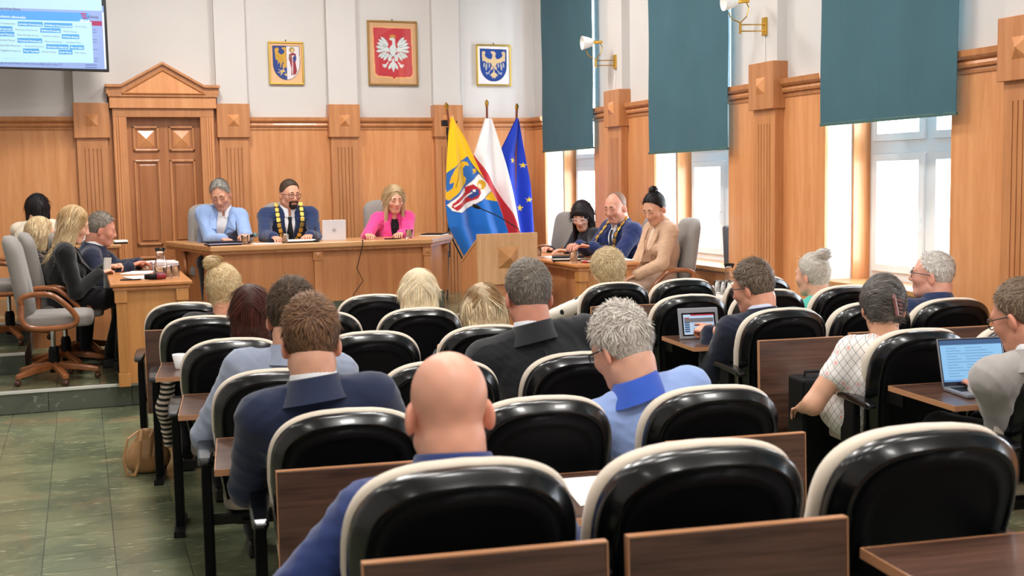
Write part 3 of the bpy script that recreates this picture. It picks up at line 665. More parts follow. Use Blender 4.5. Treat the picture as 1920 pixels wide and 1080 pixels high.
MB().tube([(0, 0, .024), (.03, 0, .024), (.07, 0, .024), (.078, 0, .024)], [.024, .026, .022, .012], 12).build('red_half', mat('dark_red', '#7d1526', .5), t, smooth=True)
carafe(.57, 9.6, T1, 'glass carafe of water on the left table')
tumbler(.60, 9.27, T1, 'left of two water glasses near the corner of the left table'); tumbler(.66, 9.33, T1, 'right of two water glasses near the corner of the left table', .095)
# corner desk stack
for i in range(7):
    sheet(.13+random.uniform(-.01, .01), 11.85, 1.115+i*.022, .24, .3, random.uniform(-6, 6), ['bottom', 'second', 'third', 'fourth', 'fifth', 'sixth', 'top'][i]+' white book of the pile on the corner desk', 1, 'stacked_book', 'book', PAPER, 'books piled on the corner desk', th=.02)
sheet(.34, 11.78, 1.115, .12, .2, 3, 'black notebook topped with paper beside the book pile', 2, 'notebook', 'notebook', [BLKM, PAPER], th=.016)
t = thing('desk_monitor', 'black monitor seen from its edge on the corner desk', 'monitor', (-.02, 12.08, 1.114))
MB().box(-.02, .02, -.1, .12, .06, .30).build('screen_panel', BLKM, t, bevel=.004); MB().box(-.03, .03, -.03, .05, 0, .07).build('stand', BLKS, t)
# presidium desk items
TD = 1.10
tumbler(1.42, 11.06, TD, 'water glass before the man in light blue jacket'); tumbler(1.80, 11.08, TD, 'water glass before the man with gold chain'); tumbler(3.03, 11.15, TD, 'water glass before the woman in pink')
sheet(1.22, 11.08, TD, .30, .22, 5, 'thick dark folder with purple pages before the man in light blue', 3, 'document_folder', 'folder', [BLKM, PURP, BLKM], th=.012)
sheet(1.95, 11.16, TD, .28, .2, 0, 'black tablet case with white sheet before the man with chain', 2, 'tablet_case', 'tablet', [BLKM, PAPER], th=.012)
sheet(3.42, 11.6, TD, .3, .22, 60, 'dark folder with papers on the right end of long desk', 2, 'document_folder', 'folder', [PAPER, BLKM], th=.01)
sheet(1.62, 11.07, TD, .26, .18, 4, 'white paper sheet on long desk between the two men', 2)
sheet(2.85, 11.12, TD, .16, .08, -10, 'black phone on the desk before the woman in pink', 1, 'mobile_phone', 'phone', BLK_GL, th=.01)
t = thing('white_laptop', 'white laptop with round logo on the lid, back turned to the hall', 'laptop', (2.31, 11.3, TD), rad(-4))
SIL = mat('white_silver', '#dfe1ea', .35, metal=.1)
MB().box(-.115, .115, 0, .22, 0, .012).build('keyboard_base', SIL, t, bevel=.004)
MB().prism([(-.115, 0), (.115, 0), (.115, .2), (-.115, .2)], -.008, 0, 'y').build('lid', SIL, t, bevel=.003).rotation_euler.x = rad(8)
LOGO = mat('logo_grey', '#6f7380', .3)
lg = MB().tube([(.016*math.cos(a), -.009, .1+.016*math.sin(a)) for a in np.linspace(0, 2*pi, 17)], .0012, 5).build('round_logo', LOGO, t); lg.rotation_euler.x = rad(8)
text('hp', .026, LOGO, t, Matrix.Rotation(rad(8), 4, 'X') @ Matrix.Translation((-.0135, -.0095, .094)) @ Matrix.Rotation(pi/2, 4, 'X') @ Matrix.Shear('XZ', 4, (0, 0)))
def mic(x, y, z, label, h=.16):
    t = thing('desk_microphone', label, 'microphone', (x, y, z))
    MB().lathe([(.03, 0), (.03, .015), (.008, .02)], n=14).build('base', BLKS, t); MB().tube([(0, 0, .015), (0, .0, h*.7), (0, .03, h)], .004).build('gooseneck', BLKS, t)
    MB().tube([(0, .03, h), (0, .045, h+.03)], .009).build('capsule', BLKS, t)
mic(2.09, 11.06, TD, 'small black desk microphone before the man with chain', .11)
t = thing('handheld_microphone', 'grey handheld microphone held by the man in light blue', 'microphone', (1.49, 11.16, TD+.075), rad(20))
MB().tube([(-.10, 0, -.02), (.02, 0, .0)], [.012, .015], 10).build('handle', BLKS, t, smooth=True); MB().sphere((.045, 0, .005), .024).build('grille', mat('mic_grille', '#6a7a78', .5, metal=.6), t, smooth=True)
t = thing('power_cable', 'thin black cable hanging down the front of long desk', 'cable', (2.5, 10.95, .337))
MB().tube([(0.02, .06, .768), (0.01, -.035, .77), (.0, -.05, .72), (-.05, 0.0, .5), (.01, .01, .38), (-.09, .01, .25), (-.07, .01, .15), (-.15, 0, .03), (-.17, -.0, .01)], .0045, 6).build('cord', BLKS, t)
t = thing('cable_box', 'black cable box on the step below the long desk', 'box', (2.37, 10.85, .17))
MB().box(-.12, .14, -.06, .06, 0, .05).build('box_body', BLKM, t, bevel=.01); MB().tube([(-.1, 0, .05), (0, -.02, .09), (.1, 0, .05)], .008).build('cord_loop', BLKS, t)
# right table items
sheet(4.05, 9.75, T1, .22, .3, 10, 'white papers with coloured corner on the right table', 4, 'paper_stack')
sheet(3.98, 9.38, T1, .22, .28, 70, 'dark ring-bound calendar book open on the right table', 3, 'ring_binder', 'book', [BLKM, PAPER, BLKM], th=.013)
sheet(4.28, 9.15, T1, .25, .35, 80, 'white paper stack before the bald man with chain', 5, 'paper_stack')
sheet(4.05, 9.03, T1, .16, .1, 10, 'brown covered book at the near end of right table', 3, 'hardback_book', 'book', [mat('brown_cover', '#6a4b33', .6), PAPER, mat('brown_cover', '#6a4b33')], th=.011)
sheet(4.27, 9.55, T1+.12, .17, .24, 75, 'black tablet held above the right table by the bald man', 1, 'tablet', 'tablet', BLK_GL, th=.012)
tumbler(3.90, 9.07, T1, 'water glass at the near corner of right table', .095, .038); tumbler(3.88, 9.85, T1, 'water glass at the far end of right table beside lectern')
t = thing('red_pen_cap', 'small red marker beside the glass on right table', 'marker', (3.97, 8.97, T1)); MB().tube([(-.03, 0, .01), (.03, .01, .01)], .009).build('barrel', mat('red_plastic', '#b3202f', .4), t)
# refreshment table
for i, (x, y) in enumerate(((4.86, 8.15), (4.92, 8.05))): carafe(x, y, .736, ['left of two glass carafes on the white refreshment table', 'right of two glass carafes on the white refreshment table'][i])
CUPM = mat('white_porcelain', '#eceaea', .2)
def cup(x, y, z, label, r=.035, h=.07):
    t = thing('white_cup', label, 'cup', (x, y, z), group='white cups')
    MB().lathe([(r*.6, 0), (r, h), (r-.003, h), (r*.6-.002, .006), (.001, .006)], n=16, caps=False).build('cup_body', CUPM, t, smooth=True)
    MB().lathe([(.001, 0), (r*.6, 0), (r*.55, .003)], n=16, caps=False).build('foot', CUPM, t)
for i in range(6): tumbler(4.68+.08*(i % 2), 7.84+.09*(i//2), .736, ['first', 'second', 'third', 'fourth', 'fifth', 'sixth'][i]+' empty upright glass in the cluster on the refreshment table', .1, .033, 'glasses on refreshment table', 0)
t = thing('black_speaker', 'dark grey tilted device standing on the middle window sill', 'speaker', (5.28, 8.83, .873))
MB().prism([(-.06, 0), (.03, 0), (.06, .34), (.02, .36), (-.01, .34)], -.05, .05, 'x').build('speaker_body', mat('dark_grey', '#4a4b50', .6), t, bevel=.01)

# ------------------------------------------------------------ audience seats
def outline(g=0.0, n=30, zb=.40):
    # back seen from behind: straight sides, big round top corners; g = growth
    pts = []; w, zc, h = .248+g, .70, .197+g
    pts += [(-(.212+g), zb), (-(.232+g), .55)]
    for i in range(n+1):
        a = pi-pi*i/n; c, s_ = math.cos(a), math.sin(a); x = math.copysign(abs(c)**(2/4.0), c)*w
        pts.append((x, zc+abs(s_)**(2/3.5)*h+.032*(1-(x/w)**2)))
    pts += [(.232+g, .55), (.212+g, zb)]
    return pts
RECL = math.tan(rad(16))
def bend(x, y, z): return (x, y+.30*x*x-(z-.93)*RECL, z)
def ring(inset, y):
    o = outline(-inset, zb=.40+inset*.6); return [bend(x, y, z) for x, z in o]
shell_me = MB().loft([ring(.040, -.034), ring(.037, -.0362), ring(.033, -.0370), ring(.029, -.0358), ring(.007, -.014), ring(.003, -.008), ring(0, .002), ring(0, .026), ring(.006, .034)], caps=False).mesh('back_shell', BLK, True)
shell_me.set_sharp_from_angle(angle=rad(24))
panel_me = MB().loft([ring(.17, -.031), ring(.14, -.0312), ring(.10, -.0315), ring(.084, -.032), ring(.079, -.0350), ring(.070, -.0352), ring(.066, -.0340), ring(.038, -.0340)], caps=True).mesh('back_panel', BLKM, True)
cush_me = MB().loft([ring(.006, .030), ring(-.004, .036), ring(-.009, .055), ring(-.004, .085), ring(.025, .106), ring(.09, .115)]).mesh('back_cushion', CREAM, True)
def rbox(x0, x1, y0, y1, z0, z1, r=.03, n=5, crown=.0):
    rings = []
    def rr(ins, z):
        p = []
        for cx, cy, a0 in ((x1-r, y1-r, 0), (x0+r, y1-r, pi/2), (x0+r, y0+r, pi), (x1-r, y0+r, 1.5*pi)):
            for k in range(n+1): a = a0+pi/2*k/n; p.append((cx+(r-ins)*math.cos(a), cy+(r-ins)*math.sin(a), z))
        return p
    h = z1-z0; b = min(.02, h*.4)
    return MB().loft([rr(b, z0), rr(b*.3, z0+b*.3), rr(0, z0+b), rr(0, z1-b), rr(b*.3, z1-b*.3), rr(b, z1+crown*.5), rr(r*.9, z1+crown)])
seat_me = rbox(-.225, .225, .17, .60, .345, .425, .07, crown=.012).mesh('seat_cushion', CREAM, True)
pan_me = rbox(-.215, .215, .16, .58, .29, .345, .06).mesh('seat_pan', BLKM, True)
arm_me = MB().loft([[(x*.6, -.02, z) for x, z in ((-.03, .585), (.03, .585), (.03, .60), (-.03, .60))]]+[[(-w, y, z-.022), (w, y, z-.022), (w*1.1, y, z), (w*.7, y, z+.012), (-w*.7, y, z+.012), (-w*1.1, y, z)][:0] or [(x, y, z+q) for x, q in ((-w, -.03), (w, -.03), (w, 0), (-w, 0))] for y, z, w in ((0, .612, .026), (.10, .622, .031), (.25, .628, .032), (.37, .62, .030), (.405, .61, .02))]).mesh('armrest', BLK, False)
post_me = MB().loft([[(x*k, y+.22*(0), z) for x, y in ((-.02, .12), (.02, .12), (.02, .24), (-.02, .24))] for z, k in ((0, 1.0), (.5, 1.0), (.60, .8))]).mesh('side_post', BLKM)
foot_me = MB().box(-.025, .025, .03, .36, 0, .03).mesh('post_foot', BLKS)
brk_me = MB().box(-.012, .012, -.075, .10, .60, .675).mesh('tray_bracket', BLKS)
tray_me = MB().box(-.245, .245, -.50, 0, -.011, .011).mesh('tray_board', WALN)
tray_ed = MB().box(-.247, .247, -.503, -.4995, -.0115, .0115).box(-.2475, -.2445, -.50, 0, -.0115, .0115).box(.2445, .2475, -.50, 0, -.0115, .0115).box(-.247, .247, -.0005, .003, -.0115, .0115).mesh('tray_edge', WALNE)
SEATROT = rad(-7)
def seat(key, x, y, z0, label, tray, last=False):
    t = thing('auditorium_seat', label, 'seat', (x, y, z0), SEATROT, 'audience seats')
    b = link('back_shell', shell_me, t); link('back_panel', panel_me, t); link('back_cushion', cush_me, t); link('seat_cushion', seat_me, t); link('seat_pan', pan_me, t)
    for sx_ in ([-.285, .285] if last else [-.285]):
        a = link('armrest', arm_me, t, bevel=.008, loc=(sx_, 0, 0)); p = link('side_post', post_me, t, bevel=.006, loc=(sx_, 0, 0)); link('post_foot', foot_me, p)
        MB().box(min(sx_, 0), max(sx_, 0), .16, .20, .30, .335).build('seat_bar', BLKS, t)
    for q in (-.17, .17): link('tray_bracket', brk_me, t, loc=(q, -.02, 0))
    o = link('folding_tray', tray_me, t, bevel=.003); link('tray_edge', tray_ed, o)
    if tray == 'low': o.location = (.012, -.06, .60); o.rotation_euler.x = rad(86)
    elif tray == 'down': o.location = (.012, -.062, .687)
    else:
        o.location = (.012, -.105, .785); o.rotation_euler.x = rad(88)
    return t
SEATS = {}
SD = [('c1', .72, 2.23, 'up', 'front-most black seat of the bald man, walnut board folded behind it'), ('c2', 1.26, 2.18, 'up', 'empty black seat beside the bald man, folded walnut board showing its grain'), ('c3', 1.81, 2.11, 'down', 'large black seat at bottom right corner with walnut tray swung out'),
 ('d0', .76, 3.57, 'up', 'black seat of the young man in navy suit, folded board behind'), ('d1', 1.40, 3.50, 'down', 'empty black seat with white paper on the tray behind it'), ('d2', 2.01, 3.43, 'up', 'black seat of the man in light blue polo shirt'),
 ('e0', .68, 4.49, 'down', 'black seat of the man in grey-blue jacket'), ('e1', 1.32, 4.40, 'low', 'empty black seat hidden behind the bald head'), ('e2', 1.92, 4.36, 'low', 'black seat of the big man in black suit'),
 ('f0', .64, 5.51, 'down', 'black seat of the woman with long auburn hair'), ('f1', 1.28, 5.45, 'low', 'empty black seat right of the two brown-haired men'), ('f2', 1.87, 5.41, 'low', 'black seat of the woman with parted dark-rooted blonde hair'),
 ('g0', .61, 6.56, 'down', 'black seat of the woman with blonde bun, tray with cup behind'), ('g1', 1.22, 6.44, 'low', 'empty black seat partly hidden behind the brown-haired men'), ('g2', 1.79, 6.36, 'low', 'black seat of the pale blonde woman in white'),
 ('h0', .57, 7.39, 'up', 'empty black seat at left end of the first row, beside the aisle'), ('h1', 1.75, 7.28, 'low', 'empty black seat in first row in front of the pale blonde woman'), ('h05', 1.16, 7.33, 'low', 'empty black seat in the middle of first row behind heads'),
 ('e3', 3.56, 5.34, 'up', 'black seat of the man with tablet, black bag at its folded board'), ('L3', 3.62, 4.32, 'down', 'black seat of the woman in checked dress, laptop on its tray'),
 ('ftab', 3.49, 6.26, 'down', 'empty black seat with a tablet standing on its tray'), ('fh', 4.16, 5.38, 'up', 'black seat half hidden behind the head with hair claw'), ('fr', 4.67, 5.32, 'up', 'black seat of the white-haired man at the window'),
 ('fg', 4.2, 4.28, 'up', 'empty black seat at right edge beside the laptop'), ('g3', 3.46, 7.27, 'up', 'black seat of the curly blonde woman with folded board behind'), ('g4', 4.08, 6.30, 'low', 'empty black seat just right of the man with tablet'),
 ('g5', 4.66, 6.28, 'low', 'black seat of the old woman with white bun'), ('h3', 4.0, 7.28, 'low', 'empty black seat in first row below the woman in beige'), ('h4', 4.55, 7.16, 'low', 'empty black seat in first row by the refreshment table'),
 ('k1', 3.60, 3.42, 'up', 'black seat of the man in light grey jacket at right edge')]
lastk = {'c3', 'd2', 'e2', 'f2', 'g2', 'h1', 'fr', 'g5', 'h4', 'fg', 'k1'}
for k, x, y, tr, lab in SD:
    SEATS[k] = seat(k, x, y, .135 if k[0] == 'c' else 0, lab, tr, k in lastk)

# ------------------------------------------------------------ office armchairs with wooden arms
def office_chair():
    t = thing('office_armchair', '', 'chair', group='grey office armchairs')
    def br(g, y, zt=1.12):
        p = []
        for i in range(25):
            a = pi-pi*i/24; c, s_ = math.cos(a), math.sin(a); p.append((math.copysign(abs(c)**.55, c)*(.225+g), .95+abs(s_)**.6*(.18+g)))
        p = [(-(.21+g), .47), (-(.235+g), .75)]+p+[(.235+g, .75), (.21+g, .47)]
        return [(x, y-.10*((z-.47)/.65)**1.2-.17+.25*x*x, z) for x, z in p]
    MB().loft([br(-.04, -.055), br(0, -.035), br(.004, 0), br(-.005, .03), br(-.05, .055)]).build('backrest', GREYF, t, smooth=True)
    hp = [(x, y+.045, z) for x, y, z in br(-.06, .02)]
    MB().loft([[(-.13+.26*i/8, -.215-.0*i, .80-.045*math.sin(pi*i/8)+dz) for i in range(9)] for dz in (0, .002)], closed=False, caps=False).build('back_seam', GREYF, t)
    rbox(-.245, .245, -.20, .30, .44, .53, .08, crown=.015).build('seat', GREYF, t, smooth=True)
    for s_ in (-1, 1):
        x = s_*.285
        pts = [(x*.95, -.19, .62), (x, -.20, .50), (x, -.13, .44), (x, .12, .44), (x, .20, .48), (x, .17, .56), (x, .06, .67), (x, .0, .70), (x, -.14, .70), (x*.97, -.20, .67), (x*.95, -.19, .62)]
        P = pts
        for _ in range(2): P = [P[0]]+[tuple(P[i][k]*(1-f)+P[i+1][k]*f for k in range(3)) for i in range(len(P)-1) for f in (.25, .75)]+[P[-1]]
        MB().tube(P, .021, 8).build('wooden_arm', ARMW, t, smooth=True)
    MB().box(-.3, .3, -.03, .03, .425, .44).build('seat_bar', BLKS, t)
    MB().lathe([(.06, .40), (.06, .44)], n=14).build('mechanism', BLKS, t); MB().lathe([(.018, .24), (.018, .42)], n=12).build('gas_lift', CHROME, t)
    MB().lathe([(.035, .07), (.04, .12), (.04, .24), (.03, .27)], n=14).build('column_cover', BLKM, t)
    for i in range(5):
        a = 2*pi*i/5+.3; c, s_ = math.cos(a), math.sin(a)
        l = MB().loft([[(c*r_-s_*w, s_*r_+c*w, z+q) for w, q in ((-hw, -hh), (hw, -hh), (hw, hh), (0, hh*1.6), (-hw, hh))] for r_, z, hw, hh in ((.03, .12, .026, .022), (.18, .10, .026, .02), (.32, .07, .022, .015))]).build('star_leg', ARMW, t, bevel=.006)
        MB().sphere((c*.31, s_*.31, .027), .026, 10, 7).build('caster', mat('caster_brown', '#4a2a1c', .3), l, smooth=True)
    return t
oc = office_chair()
OC = [(-.25, 9.58, .169, -92, 'empty grey armchair with wooden arms nearest the aisle at left'), (-.17, 10.20, .169, -88, 'grey armchair under the long-haired blonde woman in black'), (-.62, 10.85, .337, -90, 'grey armchair under the woman with short blonde bob'), (-.0, 10.84, .169, -88, 'grey armchair of the grey-haired man at left table'),
      (1.22, 11.88, .337, 178, 'grey armchair of the man in light blue jacket'), (1.97, 11.9, .337, 180, 'grey armchair of the man with gold chain'), (3.03, 11.86, .337, 182, 'grey armchair of the woman in pink'),
      (4.72, 9.05, .169, 80, 'grey armchair of the woman in beige suit'), (4.75, 9.78, .169, 80, 'grey armchair of the bald man with chain'), (4.72, 10.55, .169, 80, 'grey armchair of the dark-haired woman with glasses'), (4.64, 11.42, .337, 100, 'pale grey armchair standing empty beside the flags')]
for i, (x, y, z, a, lab) in enumerate(OC):
    c = oc if i == 0 else copytree(oc)
    c.location = (x, y, z); c.rotation_euler.z = rad(a); c['label'] = lab
    if i == 10: c.scale = (.86,)*3

t = thing('round_stool', 'low wooden stool under the woman in cream jacket', 'stool', (-.42, 11.5, .505))
MB().lathe([(.17, .36), (.18, .38), (.17, .405), (.001, .41)], n=20).build('stool_seat', GREYF, t, smooth=True)
for a in range(4): MB().tube([(.12*math.cos(a*pi/2+.8), .12*math.sin(a*pi/2+.8), .36), (.16*math.cos(a*pi/2+.8), .16*math.sin(a*pi/2+.8), 0)], .014).build('leg', ARMW, t)

# ------------------------------------------------------------ people: smooth implicit bodies meshed with surface nets
V3 = lambda *a: np.array(a, float)
def nrm(v): v = np.asarray(v, float); return v/(np.linalg.norm(v)+1e-9)
def rotm(ax, d):
    c, s_ = math.cos(rad(d)), math.sin(rad(d))
    return {'x': np.array([[1, 0, 0], [0, c, -s_], [0, s_, c]]), 'y': np.array([[c, 0, s_], [0, 1, 0], [-s_, 0, c]]), 'z': np.array([[c, -s_, 0], [s_, c, 0], [0, 0, 1]])}[ax]
def cap(a, b, ra, rb):
    a = np.asarray(a, float); b = np.asarray(b, float); ab = b-a; L2 = ab@ab+1e-9
    def f(x, y, z):
        px, py, pz = x-a[0], y-a[1], z-a[2]; t = np.clip((px*ab[0]+py*ab[1]+pz*ab[2])/L2, 0, 1)
        return np.sqrt((px-t*ab[0])**2+(py-t*ab[1])**2+(pz-t*ab[2])**2)-(ra+(rb-ra)*t)
    r = max(ra, rb); return f, np.minimum(a, b)-r, np.maximum(a, b)+r
def ell(c, r, R=None):
    c = np.asarray(c, float); r = np.asarray(r, float); R = np.eye(3) if R is None else R
    def f(x, y, z):
        px, py, pz = x-c[0], y-c[1], z-c[2]
        q = [(R[0, i]*px+R[1, i]*py+R[2, i]*pz) for i in range(3)]
        k0 = np.sqrt(sum((q[i]/r[i])**2 for i in range(3))); k1 = np.sqrt(sum((q[i]/r[i]**2)**2 for i in range(3)))+1e-6
        return k0*(k0-1)/k1
    m = max(r); return f, c-m, c+m
def ecap(a, b, ra, rb, u=(1, 0, 0)):
    a = np.asarray(a, float); b = np.asarray(b, float); w = b-a; L = np.linalg.norm(w); w = w/L
    u = np.asarray(u, float); u = nrm(u-w*(u@w)); v = np.cross(w, u)
    def f(x, y, z):
        px, py, pz = x-a[0], y-a[1], z-a[2]
        t = px*w[0]+py*w[1]+pz*w[2]; du = px*u[0]+py*u[1]+pz*u[2]; dv = px*v[0]+py*v[1]+pz*v[2]
        tt = np.clip(t/L, 0, 1); e = t-tt*L; rx = ra[0]+(rb[0]-ra[0])*tt; ry = ra[1]+(rb[1]-ra[1])*tt; m = np.minimum(rx, ry)
        return (np.sqrt((du/rx)**2+(dv/ry)**2+(e/m)**2)-1)*m
    r = max(*ra, *rb); return f, np.minimum(a, b)-r, np.maximum(a, b)+r
def field(prims, vox, noise=None, clip=None, k=.02, grow=0.0):
    # prims: list of (prim, k, op) ; op 1 union, -1 cut
    lo = np.min([p[0][1] for p in prims if p[2] > 0], 0)-.03-grow-2*vox; hi = np.max([p[0][2] for p in prims if p[2] > 0], 0)+.03+grow+2*vox
    n = np.maximum(4, np.ceil((hi-lo)/vox).astype(int)+1)
    ax = [(lo[i]+vox*np.arange(n[i])).astype(np.float32) for i in range(3)]
    d = np.full(n, .2, np.float32)
    for (f, l, h), kk, op in prims:
        mg = kk+.02+grow+vox
        s_ = [slice(max(0, int((l[i]-mg-lo[i])/vox)), min(n[i], int((h[i]+mg-lo[i])/vox)+2)) for i in range(3)]
        e = f(ax[0][s_[0]][:, None, None], ax[1][s_[1]][None, :, None], ax[2][s_[2]][None, None, :])
        if op > 0: e = e-grow
        b = d[tuple(s_)]
        if op > 0:
            q = np.maximum(kk-np.abs(b-e), 0)/max(kk, 1e-6); b = np.minimum(b, e)-q*q*kk*.25
        else:
            e = -e; q = np.maximum(kk-np.abs(b-e), 0)/max(kk, 1e-6); b = np.maximum(b, e)+q*q*kk*.25
        d[tuple(s_)] = b
    X, Y, Z = ax[0][:, None, None], ax[1][None, :, None], ax[2][None, None, :]
    if noise:
        amp, wl, sd = noise; r = np.random.default_rng(sd)
        for i in range(5):
            kv = nrm(r.normal(size=3)*V3(.8, .8, 1.3))*2*pi/(wl*r.uniform(.6, 1.6)); w = np.sin((kv[0]*X+kv[1]*Y+kv[2]*Z)+r.uniform(0, 6)+1.8*np.sin(9*Z+7*X+i)+1.2*np.sin(11*Y-5*Z+2*i))
            msk = .5+.5*np.sin(8*X*(1 if i % 2 else -1)+10*Z+6*Y+i*2.1); d = d+(amp*(.45-.9*(1-np.abs(w))**2.5*msk)*.55).astype(np.float32)
    if clip: d = np.maximum(d, clip(X, Y, Z))
    d[0] = d[-1] = .2; d[:, 0] = d[:, -1] = .2; d[:, :, 0] = d[:, :, -1] = .2
    return snet(d, lo, vox)
OFF = np.array([[i, j, k] for i in (0, 1) for j in (0, 1) for k in (0, 1)])
EDG = [(a, b) for a in range(8) for b in range(a+1, 8) if np.abs(OFF[a]-OFF[b]).sum() == 1]
def snet(d, lo, v):
    s_ = d < 0; c = np.zeros(np.array(d.shape)-1, np.uint8)
    def sub(a, o): return a[tuple(slice(o[i], a.shape[i]-1+o[i]) for i in range(3))]
    for o in OFF: c += sub(s_, o)
    m = (c > 0) & (c < 8); ii = np.argwhere(m); idx = np.full(m.shape, -1, np.int32); idx[m] = np.arange(len(ii))
    vals = np.stack([d[ii[:, 0]+o[0], ii[:, 1]+o[1], ii[:, 2]+o[2]] for o in OFF], 1)
    acc = np.zeros((len(ii), 3)); cnt = np.zeros(len(ii))
    for a, b in EDG:
        x = (vals[:, a] < 0) != (vals[:, b] < 0); t = np.where(x, vals[:, a]/(vals[:, a]-vals[:, b]+1e-12), 0)
        acc += np.where(x[:, None], OFF[a]+t[:, None]*(OFF[b]-OFF[a]), 0); cnt += x
    P = lo+v*(ii+acc/cnt[:, None]); F = []
    for a in range(3):
        p, q = (a+1) % 3, (a+2) % 3
        A = s_[tuple(slice(0, -1) if i == a else slice(None) for i in range(3))]; B = s_[tuple(slice(1, None) if i == a else slice(None) for i in range(3))]
        e = np.argwhere(A != B); e = e[(e[:, p] > 0) & (e[:, q] > 0) & (e[:, p] < d.shape[p]-1) & (e[:, q] < d.shape[q]-1)]
        if not len(e): continue
        def g(dp, dq):
            x = e.copy(); x[:, p] -= dp; x[:, q] -= dq; return idx[x[:, 0], x[:, 1], x[:, 2]]
        f = np.stack([g(1, 1), g(0, 1), g(0, 0), g(1, 0)], 1)
        ins = s_[e[:, 0], e[:, 1], e[:, 2]]; f[~ins] = f[~ins][:, ::-1]; F.append(f)
    return P, np.concatenate(F)
def join(parts):
    V, F, C = [], [], []; n = 0
    for v, f, c in parts:
        V.append(v); F.append(f+n); C.append(np.broadcast_to(c, (len(v), 3))); n += len(v)
    return np.concatenate(V), np.concatenate(F), np.concatenate(C)
def vnormals(P, F):
    n = np.cross(P[F[:, 2]]-P[F[:, 0]], P[F[:, 3]]-P[F[:, 1]]); N = np.zeros_like(P)
    for i in range(4): np.add.at(N, F[:, i], n)
    return N/(np.linalg.norm(N, axis=1)[:, None]+1e-9)

SKIN = attrmat('skin', .42, .4, sss=.12); HAIR = attrmat('hair', .5, .22); CLOTH = {}
def cloth(col, kind='wool'):
    key = (col, kind)
    if key not in CLOTH:
        b = {'wool': (300, .2), 'knit': (500, .25), 'smooth': (120, .08)}[kind]
        m = mat('cloth_%s_%s' % (kind, col.strip('#')), col, .85, spec=.25, bump=b, vary=(25, .05), sheen=.25)
        CLOTH[key] = m
    return CLOTH[key]
def checkmat():
    m = mat('checked_dress', '#ece6e2', .85); N = m.node_tree.nodes; L = m.node_tree.links; b = N['Principled BSDF']
    tc = N.new('ShaderNodeTexCoord'); mp = N.new('ShaderNodeMapping'); mp.inputs['Rotation'].default_value = (0, rad(45), 0); mp.inputs['Scale'].default_value = (1/.034,)*3
    sp0 = N.new('ShaderNodeSeparateXYZ'); L.new(tc.outputs['Object'], sp0.inputs[0])
    ad = N.new('ShaderNodeMath'); ad.operation = 'SUBTRACT'; L.new(sp0.outputs[0], ad.inputs[0]); L.new(sp0.outputs[1], ad.inputs[1])
    cb = N.new('ShaderNodeCombineXYZ'); L.new(ad.outputs[0], cb.inputs[0]); L.new(sp0.outputs[2], cb.inputs[2])
    L.new(cb.outputs[0], mp.inputs[0]); sp = N.new('ShaderNodeSeparateXYZ'); L.new(mp.outputs[0], sp.inputs[0])
    def line(o):
        f = N.new('ShaderNodeMath'); f.operation = 'FRACT'; L.new(sp.outputs[o], f.inputs[0]); g = N.new('ShaderNodeMath'); g.operation = 'LESS_THAN'; g.inputs[1].default_value = .055; L.new(f.outputs[0], g.inputs[0]); return g.outputs[0]
    mx = N.new('ShaderNodeMath'); mx.operation = 'MAXIMUM'; L.new(line(0), mx.inputs[0]); L.new(line(2), mx.inputs[1])
    fl_ = N.new('ShaderNodeVectorMath'); fl_.operation = 'FLOOR'; L.new(mp.outputs[0], fl_.inputs[0]); wn = N.new('ShaderNodeTexWhiteNoise'); 
    cb2 = N.new('ShaderNodeCombineXYZ'); sp2 = N.new('ShaderNodeSeparateXYZ'); L.new(fl_.outputs[0], sp2.inputs[0]); L.new(sp2.outputs[0], cb2.inputs[0]); L.new(sp2.outputs[2], cb2.inputs[2]); L.new(cb2.outputs[0], wn.inputs[0])
    gt0 = N.new('ShaderNodeMath'); gt0.operation = 'GREATER_THAN'; gt0.inputs[1].default_value = .8; L.new(wn.outputs['Value'], gt0.inputs[0])
    fr0 = N.new('ShaderNodeVectorMath'); fr0.operation = 'FRACTION'; L.new(mp.outputs[0], fr0.inputs[0]); sb = N.new('ShaderNodeVectorMath'); sb.operation = 'SUBTRACT'; sb.inputs[1].default_value = (.5, 0, .5); L.new(fr0.outputs[0], sb.inputs[0]); ms = N.new('ShaderNodeVectorMath'); ms.operation = 'MULTIPLY'; ms.inputs[1].default_value = (1, 0, 1); L.new(sb.outputs[0], ms.inputs[0]); ln = N.new('ShaderNodeVectorMath'); ln.operation = 'LENGTH'; L.new(ms.outputs[0], ln.inputs[0])
    lt = N.new('ShaderNodeMath'); lt.operation = 'LESS_THAN'; lt.inputs[1].default_value = .3; L.new(ln.outputs['Value'], lt.inputs[0]); gt = N.new('ShaderNodeMath'); gt.operation = 'MULTIPLY'; L.new(gt0.outputs[0], gt.inputs[0]); L.new(lt.outputs[0], gt.inputs[1])
    a = N.new('ShaderNodeMix'); a.data_type = 'RGBA'; a.inputs[6].default_value = (*hx('#ece6e2'), 1); a.inputs[7].default_value = (*hx('#e8b0ac'), 1); L.new(gt.outputs[0], a.inputs[0])
    c = N.new('ShaderNodeMix'); c.data_type = 'RGBA'; L.new(a.outputs[2], c.inputs[6]); c.inputs[7].default_value = (*hx('#20222a'), 1); L.new(mx.outputs[0], c.inputs[0])
    L.new(c.outputs[2], b.inputs['Base Color']); return m
